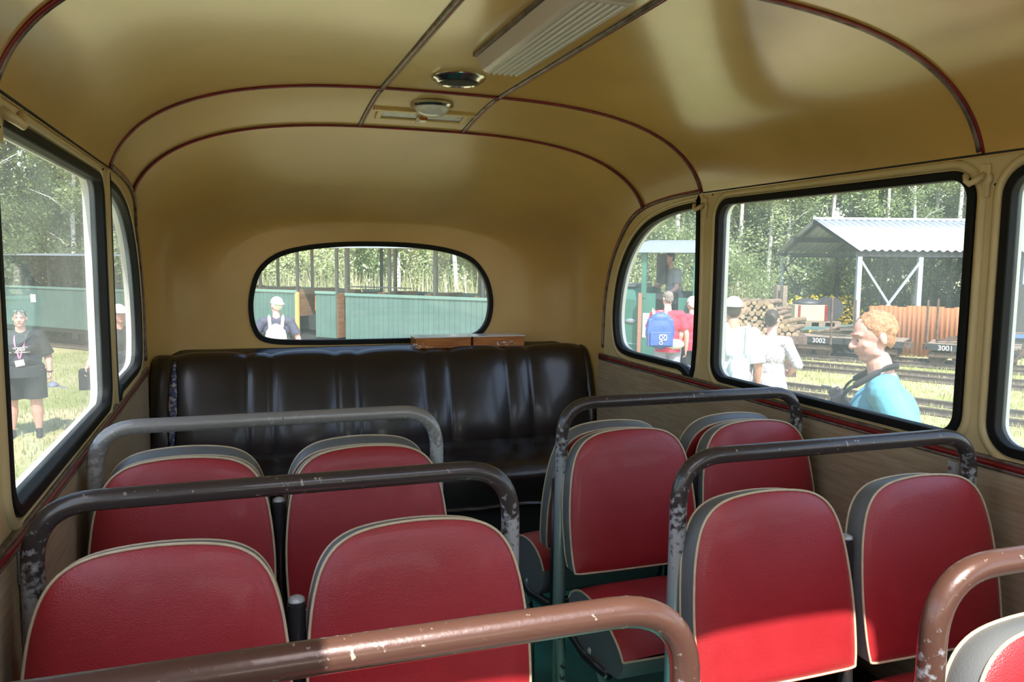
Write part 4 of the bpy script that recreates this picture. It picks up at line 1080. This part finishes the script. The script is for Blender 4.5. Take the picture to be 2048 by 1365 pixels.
mat('cap_white', (.58, .59, .60), .7)
mat('pink', (.75, .22, .45), .5)
mat('lips', (.48, .17, .15), .5)
mat('eye_white', (.45, .42, .40), .3)
mat('eye_dark', (.03, .02, .015), .2)
mat('camera_black', (.02, .02, .022), .35, coat=.3)
mat('lens_glass', (.10, .14, .16), .08, coat=1)
mat('hat_grey', (.16, .18, .24), .7)

def hand(mb, wrist, d, palm, side, s=1.0, curl=.5):
    """palm and five fingers; d along the hand, palm = direction the palm faces, side=+1 thumb towards palm x d"""
    d = d.normalized(); pn = (palm-d*palm.dot(d)).normalized(); w = d.cross(pn)*side; k = s
    for t in (-.024, -.008, .008, .024): mb.cap(wrist+w*t*.7*k+d*.01*k, wrist+w*t*k*1.15+d*.075*k, .014*k, .012*k, 8)
    for i, (t, L) in enumerate(((-.030, .056), (-.010, .068), (.010, .074), (.030, .066))):
        b = wrist+w*t*k+d*.08*k; d1 = (d*math.cos(curl*.7)+pn*math.sin(curl*.7)); d2 = (d*math.cos(curl*1.7)+pn*math.sin(curl*1.7)); d3 = (d*math.cos(curl*2.5)+pn*math.sin(curl*2.5))
        m = b+d1*L*.45*k; m2 = m+d2*L*.32*k; e = m2+d3*L*.25*k
        mb.cap(b, m, .0098*k, .009*k, 8); mb.cap(m, m2, .009*k, .0083*k, 8); mb.cap(m2, e, .0083*k, .0072*k, 8)
    b = wrist+w*.030*k+d*.03*k; m = b+(w*.75+d*.6+pn*.3).normalized()*.038*k; e = m+(w*.2+d*.85+pn*.5).normalized()*.030*k
    mb.cap(wrist+w*.01*k+d*.01*k, b, .015*k, .013*k, 8); mb.cap(b, m, .0125*k, .0105*k, 8); mb.cap(m, e, .0105*k, .0088*k, 8)

def person(label, pos, yaw, H, b=1.0, skin='skin', arms=None, head=(0, 0), lean=0., shirt='shirt_white', sleeve=.75, sleeve2=None,
           pants='denim', shorts=False, hair=None, haircol='hair_dark', cap=None, vox=.011, face=True, belly=0., female=False, stance=.11, step=0., shoes='black_cloth', sitting=False, hem=.50):
    """yaw: heading (0 looks along +Y, positive clockwise); local x right, y forward; arms: (elbow, wrist) offsets from the shoulder in metres"""
    r = empty('person', pos, -yaw, label, 'person'); K = H/1.75
    V = lambda x, y, z: Vector((x*K, y*K, z*K))
    body = MB(); tl = lambda z: lean*max(0, z-.92)           # upper body leans forward
    def T(x, y, z): return V(x, y+tl(z), z)
    hipz, shz = .93, 1.43
    sw = (.185 if not female else .165)*(.6+.4*b)+.0; 
    # trunk
    body.ball(T(0, .0, .95), (.165*b*K, .115*b*K, .13*K), 16, 10)
    body.ball(T(0, .015+belly*.5, 1.08), ((.150*b)*K, (.115*b+belly)*K, .15*K), 16, 10)
    body.ball(T(0, .005, 1.26), ((.160*b)*K, (.112*b+belly*.3)*K, .17*K), 16, 10)
    body.cap(T(-sw*.72, -.005, 1.405), T(sw*.72, -.005, 1.405), .062*K*b**.5, .062*K*b**.5, 14)
    body.cap(T(0, -.01, 1.40), T(0, .012, 1.53), .060*K*b**.4, .054*K*b**.4, 14)
    # legs
    ank = []
    for s in (-1, 1):
        hip = V(s*.092*b, 0, .90); an = V(s*stance, s*step-.02, .085); kn = V(s*(stance*.45+.05*b), s*step*.5+.02, .49)
        body.cap(hip, kn, .088*K*b, .056*K*b**.8, 14); body.cap(kn, kn+(an-kn)*.35+V(0, -.012, 0), .054*K*b**.8, .056*K*b**.8, 12); body.cap(kn+(an-kn)*.35+V(0, -.012, 0), an, .055*K*b**.8, .036*K, 12)
        body.cap(an+V(0, -.01, -.045), an+V(s*.015, .16, -.055), .036*K, .028*K, 10); ank.append(an)
    # arms
    arms = arms or (((-.05, -.03, -.29), (-.06, .06, -.53)), ((.05, -.03, -.29), (.06, .06, -.53)))
    pts = []
    for s, (e, w) in zip((-1, 1), arms):
        sh = T(s*sw, -.005, 1.40); el = sh+Vector(e)*K; wr = sh+Vector(w)*K; pts.append((sh, el, wr))
        body.ball(sh, .060*K*b**.6, 12, 8); body.cap(sh, el, .052*K*b**.7, .041*K*b**.5, 12); body.cap(el, el+(wr-el)*.3, .041*K*b**.5, .040*K*b**.5, 12); body.cap(el+(wr-el)*.3, wr, .040*K*b**.5, .026*K, 12)
        hd = (wr-el).normalized(); hand(body, wr, hd, Vector((-s, .25, 0)), -s if False else (1 if s > 0 else -1)*1.0, .95*K, .55)
    # head
    hc = T(0, .035, 1.645); R = Matrix.Rotation(-head[0], 3, 'Z') @ Matrix.Rotation(-head[1], 3, 'X'); k = K*1.0
    def Hp(x, y, z): return hc+R @ Vector((x*k, y*k, z*k))
    body.ball(Hp(0, -.018, .025), (.078*k, .098*k, .092*k), 20, 14, R)
    body.ball(Hp(0, .020, -.030), (.064*k, .072*k, .080*k), 18, 12, R)
    body.ball(Hp(0, .052, -.088), (.034*k, .030*k, .024*k), 12, 8, R)                      # chin
    body.cap(Hp(-.045, .01, -.070), Hp(0, .055, -.092), .026*k, .022*k, 10); body.cap(Hp(.045, .01, -.070), Hp(0, .055, -.092), .026*k, .022*k, 10)
    if face:
        body.cap(Hp(0, .078, .018), Hp(0, .104, -.022), .0085*k, .0145*k, 10)                # nose
        for s in (-1, 1):
            body.ball(Hp(s*.013, .092, -.026), (.009*k,)*3, 8, 6)
            body.cap(Hp(s*.012, .078, .030), Hp(s*.045, .066, .030), .010*k, .009*k, 8)      # brow
            body.ball(Hp(s*.038, .050, -.025), (.024*k, .022*k, .022*k), 10, 8, R)            # cheek
        body.cap(Hp(-.016, .082, -.052), Hp(.016, .082, -.052), .0085*k, .0085*k, 8); body.cap(Hp(-.013, .080, -.063), Hp(.013, .080, -.063), .0085*k, .0085*k, 8)
    for s in (-1, 1):
        body.ball(Hp(s*.079, -.022, -.008), (.011*k, .018*k, .031*k), 10, 8, R)
    bo = blob(body, 'body', skin, r, vox*(.6 if vox > .008 else 1) if face else vox, 3)
    if face:
        for s in (-1, 1):
            MB().ball(Hp(s*.031, .0735, .006), (.0125*k, .0045*k, .0045*k), 12, 8, R).obj('eye', 'eye_white', r, smooth=True)
            MB().ball(Hp(s*.031, .0792, .006), (.0055*k, .003*k, .0055*k), 10, 8, R).obj('iris', 'eye_dark', r, smooth=True)
            e = MB().cap(Hp(s*.016, .088, .030), Hp(s*.047, .074, .031), .0042*k, .003*k, 6).obj('eyebrow', haircol, r, smooth=True)
        MB().ball(Hp(0, .088, -.0575), (.020*k, .006*k, .0045*k), 12, 6, R).obj('mouth', 'lips', r, smooth=True)
    # shirt
    if shirt:
        i = .014*K; m = MB()
        m.ball(T(0, .0, .97), (.172*b*K+i, .120*b*K+i, .14*K), 16, 10)
        m.ball(T(0, .015+belly*.5, 1.08), ((.152*b)*K+i, (.117*b+belly)*K+i, .16*K), 16, 10)
        m.ball(T(0, .005, 1.26), ((.162*b)*K+i, (.114*b+belly*.3)*K+i, .175*K), 16, 10)
        m.cap(T(-sw*.72, -.005, 1.400), T(sw*.72, -.005, 1.400), .062*K*b**.5+i, .062*K*b**.5+i, 14)
        m.tube([T(0, .0, .80), T(0, .0, 1.0)], [.165*b*K+i*2, .150*b*K+i], 20)
        if female: 
            for s in (-1, 1): m.ball(T(s*.075, .10*b, 1.235), (.068*b*K, .060*b*K, .062*K), 12, 8)
        for s, (sh, el, wr), sl in zip((-1, 1), pts, (sleeve, sleeve2 or sleeve)):
            m.ball(sh, .060*K*b**.6+i, 12, 8)
            if sl <= 1: e = sh+(el-sh)*sl; m.tube([sh, e], [.054*K*b**.7+i, .052*K*b**.7+i*1.8], 14)
            else: m.cap(sh, el, .054*K*b**.7+i, .043*K*b**.5+i, 12); e = el+(wr-el)*(sl-1); m.tube([el, e], [.043*K*b**.5+i, .036*K+i], 12)
        sh_ = blob(m, 'shirt', shirt, r, vox*.9, 3, cuts=((T(0, 0, hem+.36), Vector((0, 0, -1))), ) )
    # trousers
    m = MB(); i = .012*K; m.ball(V(0, 0, .95), (.168*b*K+i, .118*b*K+i, .12*K), 16, 10)
    for s, an in zip((-1, 1), ank):
        hip = V(s*.092*b, 0, .90); kn = V(s*(stance*.45+.05*b), s*step*.5+.02, .49)
        if shorts: e = hip+(kn-hip)*.88; m.tube([hip+V(0, 0, .04), e], [.090*K*b+i, .078*K*b+i*2.2], 16)
        else: m.cap(hip, kn, .090*K*b+i, .060*K*b**.8+i, 14); m.tube([kn, an+V(0, 0, -.01)], [.060*K*b**.8+i, .052*K+i], 14)
    blob(m, 'shorts' if shorts else 'trousers', pants, r, vox, 3)
    for an, s in zip(ank, (-1, 1)):
        m = MB(); m.cap(an+V(0, -.03, -.045), an+V(s*.015, .18, -.055), .044*K, .036*K, 12); m.cap(an+V(0, -.03, -.02), an+V(0, .02, .0), .042*K, .044*K, 10)
        blob(m, 'shoe', shoes, r, .010, 2, cuts=((V(0, 0, .004), Vector((0, 0, -1))),))
    # hair
    if hair:
        m = MB(); rnd = random.Random(len(label))
        m.ball(Hp(0, -.024, .032), (.0815*k, .096*k, .0885*k), 18, 12, R)
        m.ball(Hp(0, -.046, -.008), (.072*k, .062*k, .074*k), 16, 10, R)
        if hair == 'curly':
            for q in range(150):
                a = rnd.uniform(0, 2*PI); t = rnd.uniform(-.35, 1); c_ = math.sqrt(max(0, 1-t*t)); x, y, z = .084*c_*math.cos(a), -.026+.100*c_*math.sin(a), .034+.094*t
                if y > .045 and z < .085: continue
                m.ball(Hp(x*.93, y*.93-.002, z*.93), rnd.uniform(.007, .012)*k, 8, 6)
        if hair == 'bob':
            m.ball(Hp(0, -.045, -.03), (.092*k, .080*k, .085*k), 16, 10, R)
            for q in range(60):
                a = rnd.uniform(0, 2*PI); t = rnd.uniform(-.9, 1); c_ = math.sqrt(max(0, 1-t*t)); m.ball(Hp(.088*c_*math.cos(a), -.035+.095*c_*math.sin(a), .01+.10*t), .014*k, 8, 6)
        if hair == 'bun':
            m.ball(Hp(.035, -.115, .045), (.052*k, .046*k, .046*k), 12, 8); m.ball(Hp(.075, -.13, .02), (.032*k,)*3, 10, 8); m.ball(Hp(-.02, -.10, .055), (.03*k,)*3, 10, 8)
        hb = blob(m, 'hair', haircol, r, .0075, 1 if hair == 'curly' else 2, cuts=((Hp(0, .030, .055), R @ Vector((0, 1, -.55)).normalized()), (Hp(0, 0, -.085 if hair in ('bob', 'short') else -.060), R @ Vector((0, .25, -1)).normalized()), (Hp(0, .0, -.005), R @ Vector((0, 1, -.9)).normalized())))
    if cap:
        fw_ = 1 if cap[1] == 'front' else -1
        m = MB(); m.ball(Hp(0, -.020, .040), (.090*k, .108*k, .092*k), 20, 12, R)
        co = blob(m, 'cap', cap[0], r, .008, 1, cuts=((Hp(0, 0, .030), R @ Vector((0, 0, -1))),))
        vs = []; n = 14
        for j in range(n+1):
            a = PI*j/n
            for q, zz in ((.86, 0), (1, -.004)):
                pass
            vs += [Hp(.080*math.cos(a), fw_*(.055+.035*math.sin(a))-.015, .040), Hp(.078*math.cos(a), fw_*(.070+.100*math.sin(a))-.015, .030-.010*math.sin(a))]
        bm_ = MB().add(vs, [(2*j, 2*j+1, 2*j+3, 2*j+2) for j in range(n)]).obj('cap_brim', cap[0], co, smooth=True); q = bm_.modifiers.new('s', 'SOLIDIFY'); q.thickness = .004
    return r, dict(K=K, T=T, Hp=Hp, R=R, pts=pts, V=V)

def feet(u, v, H, gzv):
    """where a person of this height stands, from the top of the head in the picture"""
    p = G(u, v, gzv+H); return Vector((p.x, p.y, gzv))
def strap(name, pts, w, m, root, th=.006):
    P = spline([tuple(p) for p in pts], 6, False); vs = []
    for i, p in enumerate(P):
        t = (P[min(i+1, len(P)-1)]-P[max(i-1, 0)]).normalized(); c = Vector((0, 0, 1)); o = Vector((p.x, p.y, 0)); s = t.cross(Vector((0, 1, 0)) if abs(t.y) < .8 else Vector((1, 0, 0))).normalized()
        vs += [p-s*w/2, p+s*w/2]
    b = MB().add(vs, [(2*i, 2*i+1, 2*i+3, 2*i+2) for i in range(len(P)-1)]).obj(name, m, root, smooth=True); q = b.modifiers.new('s', 'SOLIDIFY'); q.thickness = th; q.offset = 0; return b
def rucksack(root, info, m, lab, h=.42, w=.30, dx=0, straps=None, zc=1.22, emblem=False, yo=-.20, top=.0):
    K = info['K']; T = info['T']; c = T(dx, yo, zc)
    o = empty('rucksack', root.matrix_basis @ c, root.rotation_euler.z, lab, 'rucksack'); d = .15
    b = MB(); b.ball((0, 0, 0), (w/2, d/2+.02, h/2), 16, 12); b.box((0, .0, -.03), (w*.86, d*.85, h*.74)); b.ball((0, -.02, h*.34), (w*.36, d*.42, .08), 12, 8)
    blob(b, 'main_bag', m, o, .010, 6)
    b = MB(); b.box((0, -d*.5, -h*.20), (w*.72, .07, h*.38)); blob(b, 'front_pocket', m, o, .010, 5)
    sm = straps or m
    for s in (-1, 1):
        strap('shoulder_strap', [Vector((s*.085, .05, h*.40)), Vector((s*.10, .13, zc and (1.49-zc)*K)), Vector((s*.11, .24, (1.42-zc)*K)), Vector((s*.135, .30, (1.25-zc)*K)), Vector((s*.165, .20, (1.08-zc)*K)), Vector((s*.13, .02, -h*.36))], .045, sm, o)
    MB().tube([(-.03, -.01, h*.48), (-.02, -.02, h*.53), (.02, -.02, h*.53), (.03, -.01, h*.48)], .006, 6).obj('carry_loop', sm, o, smooth=True)
    if emblem:
        e = MB(); e.tube([Vector((.03+a, -d*.5-.045, b_)) for a, b_ in rrect(-.05, .05, -.13, -.05, .02)], .006, 6, closed=True)
        e.tube([Vector((.0, -d*.5-.048, -.17))+Vector((.022*math.cos(a), 0, .022*math.sin(a))) for a in [PI*2*k/14 for k in range(14)]], .005, 6, closed=True)
        e.bar((.0, -d*.5-.045, -.06), (.06, -d*.5-.045, -.12), .008); e.bar((.06, -d*.5-.045, -.06), (.0, -d*.5-.045, -.12), .008); e.obj('emblem', 'paper', o)
    return o

# man in the cyan T-shirt close to the large right window, in profile to the left
pp = feet(1796, 636, 1.85, -.62)
va = math.atan2(pp.x, pp.y)
cy, ci = person('man with curly ginger hair in a cyan T-shirt, in profile near the coach', pp, va-PI/2-.05, 1.86, b=1.16, belly=.05,
    arms=(((-.10, -.13, -.23), (-.06, .10, -.36)), ((.06, -.06, -.28), (.02, .10, -.46))), head=(-.33, .26), lean=.10, shirt='shirt_cyan', sleeve=.70, hair='curly', haircol='hair_ginger', vox=.009, pants='denim')
MM = cy.matrix_basis
# camera on his chest
T, K = ci['T'], ci['K']
c = empty('digital_camera', MM @ T(0, .19, 1.32), cy.rotation_euler.z, 'black digital camera hanging on a strap before the man in cyan', 'camera')
c.rotation_euler.x = -.5
MB().box((0, 0, 0), (.14, .07, .10)).box((0, .005, .06), (.06, .06, .035)).box((.055, .02, 0), (.03, .05, .10)).obj('body', 'camera_black', c, bevel=.008)
MB().lathe([(.001, 0), (.036, 0), (.038, .03), (.036, .06), (.040, .085), (.036, .09), (.001, .088)], (0, .03, -.005), 24, (0, 1, 0)).obj('lens', 'camera_black', c, auto=40)
MB().lathe([(.001, .086), (.030, .086), (.030, .092), (.001, .094)], (0, .03, -.005), 20, (0, 1, 0)).obj('lens_glass', 'lens_glass', c, smooth=True)
MB().box((0, .03, .10), (.06, .05, .006), Matrix.Rotation(.6, 3, 'X')).obj('raised_flash', 'camera_black', c)
s = strap('camera_strap', [T(-.06, .185, 1.35), T(-.11, .150, 1.40), T(-.12, .085, 1.445), T(-.10, -.01, 1.505), T(0, -.075, 1.515), T(.10, -.01, 1.505), T(.12, .085, 1.445), T(.11, .150, 1.40), T(.06, .185, 1.35)], .030, 'black_cloth', None)
s.matrix_world = MM; tag(s, 'wide black camera strap running round the neck of the man in cyan', 'strap')

# two people in red looking at the locomotive
pp = feet(1338, 585, 1.74, -.70); pr_, pi_ = person('person in red T-shirt with greying hair carrying a blue rucksack, back turned', pp, math.atan2(pp.x, pp.y)-.15, 1.74, b=1.12, skin='skin', head=(-.35, .25), lean=.12,
    arms=(((-.10, .02, -.28), (-.06, .20, -.42)), ((.09, -.03, -.28), (.10, .03, -.53))), shirt='shirt_red', hair='short', haircol='hair_grey', face=False, pants='shirt_grey')
rucksack(pr_, pi_, 'bag_blue', 'blue rucksack with a pale badge on the back of the person in red', .56, .44, dx=-.14, straps='bag_white', zc=1.18, emblem=True)
wp = MM = pr_.matrix_basis; T = pi_['T']
o = empty('waist_bag', MM @ T(.08, -.17, .98), pr_.rotation_euler.z, 'pale cream waist bag worn below the blue rucksack', 'waist bag')
b = MB().ball((0, 0, 0), (.15, .06, .08)); blob(b, 'pouch', 'bag_white', o, .010, 3)
strap('belt', [Vector((-.13, .02, 0)), Vector((-.20, .14, .01)), Vector((-.17, .27, .01)), Vector((0, .33, .01)), Vector((.15, .2, .01)), Vector((.13, .02, 0))], .03, 'bag_white', o)
pp = feet(1388, 595, 1.64, -.70); person('person with short white-blond hair and red T-shirt beside the one with the blue rucksack', pp, math.atan2(pp.x, pp.y)-.45, 1.64, b=1.05, head=(-.35, .15), lean=.06, shirt='shirt_red', hair='bob', haircol='hair_white', face=True, female=True, pants='black_cloth')
# man in white with cap across the pillar
pp = feet(1468, 598, 1.76, -.62); pw, wi = person('person in a white T-shirt and white cap with a small light bag, seen from behind', pp, math.atan2(pp.x, pp.y)-.1, 1.76, b=1.15, skin='skin_tan', shirt='shirt_white', cap=('cap_white', 'front'), hair='short', haircol='hair_dark', face=False, pants='denim', sleeve=.95)
rucksack(pw, wi, 'bag_light', 'small pale blue bag on the back of the person in the white cap', .30, .18, zc=1.08, dx=.04, straps='bag_light')
# woman with hair bun in a light checked shirt
pp = feet(1545, 622, 1.62, -.62); person('person with dark hair in a bun and a light checked shirt, seen from behind', pp, math.atan2(pp.x, pp.y)+.15, 1.62, b=1.02, head=(.25, .1), female=True, shirt='shirt_check', sleeve=1.15, hair='bun', haircol='hair_dark', face=True, pants='bag_light',
    arms=(((-.17, -.04, -.22), (-.10, .16, -.30)), ((.14, -.06, -.24), (.02, .12, -.36))), hem=.46)
# driver in the locomotive cab
pd_ = Vector((6.86, 12.0, -.83+.38)); pd_ = empty('x', (0, 0, 0)).location.copy()+PD(1352, 520, 13.75); D.objects.remove(D.objects['x'])
pd_.z = 1.66-1.72; person('driver with dark hair and grey shirt leaning in the locomotive cab', pd_, math.atan2(pd_.x, pd_.y)-2.1, 1.72, skin='skin', head=(.1, .2), lean=.15, shirt='shirt_grey', hair='short', haircol='hair_dark', arms=(((-.08, .06, -.27), (-.02, .22, -.40)), ((.10, .10, -.25), (.04, .32, -.30))), pants='denim')
# person with white cap and pale rucksack through the rear window
pp = feet(552, 597, 1.74, -.84); pr_, pi_ = person('person in a dark T-shirt and white cap with a pale rucksack behind the coach', pp, math.atan2(pp.x, pp.y)+.05, 1.74, b=1.08, head=(-.5, 0), shirt='shirt_navy', cap=('cap_white', 'back'), hair='short', haircol='hair_white', face=True, pants='black_cloth',
    arms=(((-.16, -.02, -.24), (-.20, .10, -.44)), ((.12, -.02, -.26), (.14, .08, -.48))))
rucksack(pr_, pi_, 'bag_white', 'pale cream rucksack on the back of the person behind the coach', .42, .32, zc=1.16, straps='bag_white')

# woman in black on the left lawn
pp = Vector((-2.62, 11.65, -.85)); MMy = math.atan2(pp.x, pp.y)+PI+.12
wo_, wi = person('woman in black T-shirt and shorts with pink lanyard standing on the lawn', pp, MMy, 1.64, b=1.5, belly=.02, female=True, skin='skin', head=(0, 0), shirt='shirt_black', sleeve=.95, shorts=True, pants='black_cloth', hair='short', haircol='hair_dark', stance=.16,
    arms=(((-.11, -.02, -.28), (-.13, .06, -.52)), ((.13, -.02, -.27), (.17, .05, -.50))), vox=.009)
T, Hp, K, R = wi['T'], wi['Hp'], wi['K'], wi['R']
MM = wo_.matrix_basis
l = strap('lanyard', [T(-.065, .0, 1.47), T(-.06, .17, 1.34), T(-.02, .235, 1.18), T(0, .24, 1.12), T(.02, .235, 1.18), T(.06, .17, 1.34), T(.065, .0, 1.47)], .016, 'pink', None); l.matrix_world = MM; tag(l, 'pink lanyard with white badge round the neck of the woman in black', 'lanyard')
b = MB().box(T(0, .245, 1.06), (.10, .006, .075), Matrix.Rotation(.2, 3, 'Y')).obj('badge', 'paper', l)
gl = empty('sunglasses', MM @ Hp(0, .052, .098), wo_.rotation_euler.z, 'dark sunglasses pushed up on the head of the woman in black', 'sunglasses')
for s_ in (-1, 1): MB().ball((s_*.034, .03, 0), (.028, .010, .020), 12, 8).obj('lens', 'lens_glass', gl, smooth=True)
MB().tube([(-.085, -.06, .0), (-.075, .02, .0), (-.034, .038, .004), (.034, .038, .004), (.075, .02, .0), (.085, -.06, .0)], .004, 6).obj('frame', 'camera_black', gl)
# lettering scribble on the shirt: pale script strokes
sc = MB(); pts = []
for k in range(60):
    t = k/59; pts.append(T(-.13+.26*t+.018*math.sin(k*.9), .185+.06*math.sin(PI*t)-.01*abs(t-.5), 1.255+.026*math.cos(k*.9)-.02*t))
sc.tube(pts, .0045, 5); sc.tube([T(-.12, .215, 1.205), T(0, .245, 1.20), T(.12, .215, 1.205)], .004, 5)
sc.obj('shirt_lettering', 'paper', wo_)
hb = empty('shoulder_bag', MM @ T(.24, .06, .88), wo_.rotation_euler.z, 'black shoulder bag at the hip of the woman in black', 'bag')
blob(MB().box((0, 0, 0), (.10, .20, .20)), 'pouch', 'black_cloth', hb, .012, 5)
MB().ball((.02, .10, .02), .012).obj('clasp', 'chrome', hb)
w_ = MM @ wi['pts'][0][2]; sb = strap('bag_strap', [T(.24, .10, .96)-T(.24, .06, .88), T(.15, .24, 1.12)-T(.24, .06, .88), T(-.06, .20, 1.36)-T(.24, .06, .88), T(-.13, .03, 1.47)-T(.24, .06, .88), T(-.10, -.12, 1.38)-T(.24, .06, .88), T(.12, -.17, 1.1)-T(.24, .06, .88), T(.24, 0, .96)-T(.24, .06, .88)], .022, 'black_cloth', hb)
# cap held in her left hand (local -x side is picture right)
wr = wi['pts'][0][2]
cp = empty('cap', MM @ (wr+Vector((-.03, .03, -.16))), wo_.rotation_euler.z, 'grey-blue cap held in the hand of the woman in black', 'cap')
blob(MB().ball((0, 0, 0), (.07, .09, .055), 16, 10), 'crown', 'hat_grey', cp, .008, 1, cuts=((Vector((0, 0, -.01)), Vector((0, 0, -1))),))
MB().add([Vector((-.06-.11*math.sin(PI*j/10), .075*math.cos(PI*j/10), -.012-.03*math.sin(PI*j/10))) for j in range(11)]+[Vector((-.045, .07*math.cos(PI*j/10), -.005)) for j in range(11)], [(j, j+1, 12+j, 11+j) for j in range(10)]).obj('brim', 'hat_grey', cp, smooth=True)
MB().tube([w0 for w0 in [wr+Vector((.033*math.cos(a), .030*math.sin(a), .03)) for a in [PI*2*k/16 for k in range(16)]]], .007, 6, closed=True).obj('watch', 'camera_black', wo_)
# second person behind the left pillar
pp = feet(236, 612, 1.72, -.85); p2_, i2 = person('person in black with white cap glimpsed in the narrow left rear window', pp, math.atan2(pp.x, pp.y)+PI-.3, 1.72, b=1.1, shirt='shirt_black', cap=('cap_white', 'front'), shorts=True, pants='black_cloth', skin='skin', stance=.14,
    arms=(((-.10, .02, -.27), (.02, .20, -.28)), ((.12, -.02, -.27), (.22, .05, -.42))))
hb = empty('shoulder_bag', p2_.matrix_basis @ i2['T'](.42, .05, .84), 0, 'black bag hanging beside the person in the narrow left rear window', 'bag')
blob(MB().box((0, 0, 0), (.16, .16, .26)), 'pouch', 'black_cloth', hb, .012, 6)
MB().tube([(0, 0, .12), (-.0, -.0, .20), (.04, 0, .12)], .008, 6).obj('handle', 'black_cloth', hb)
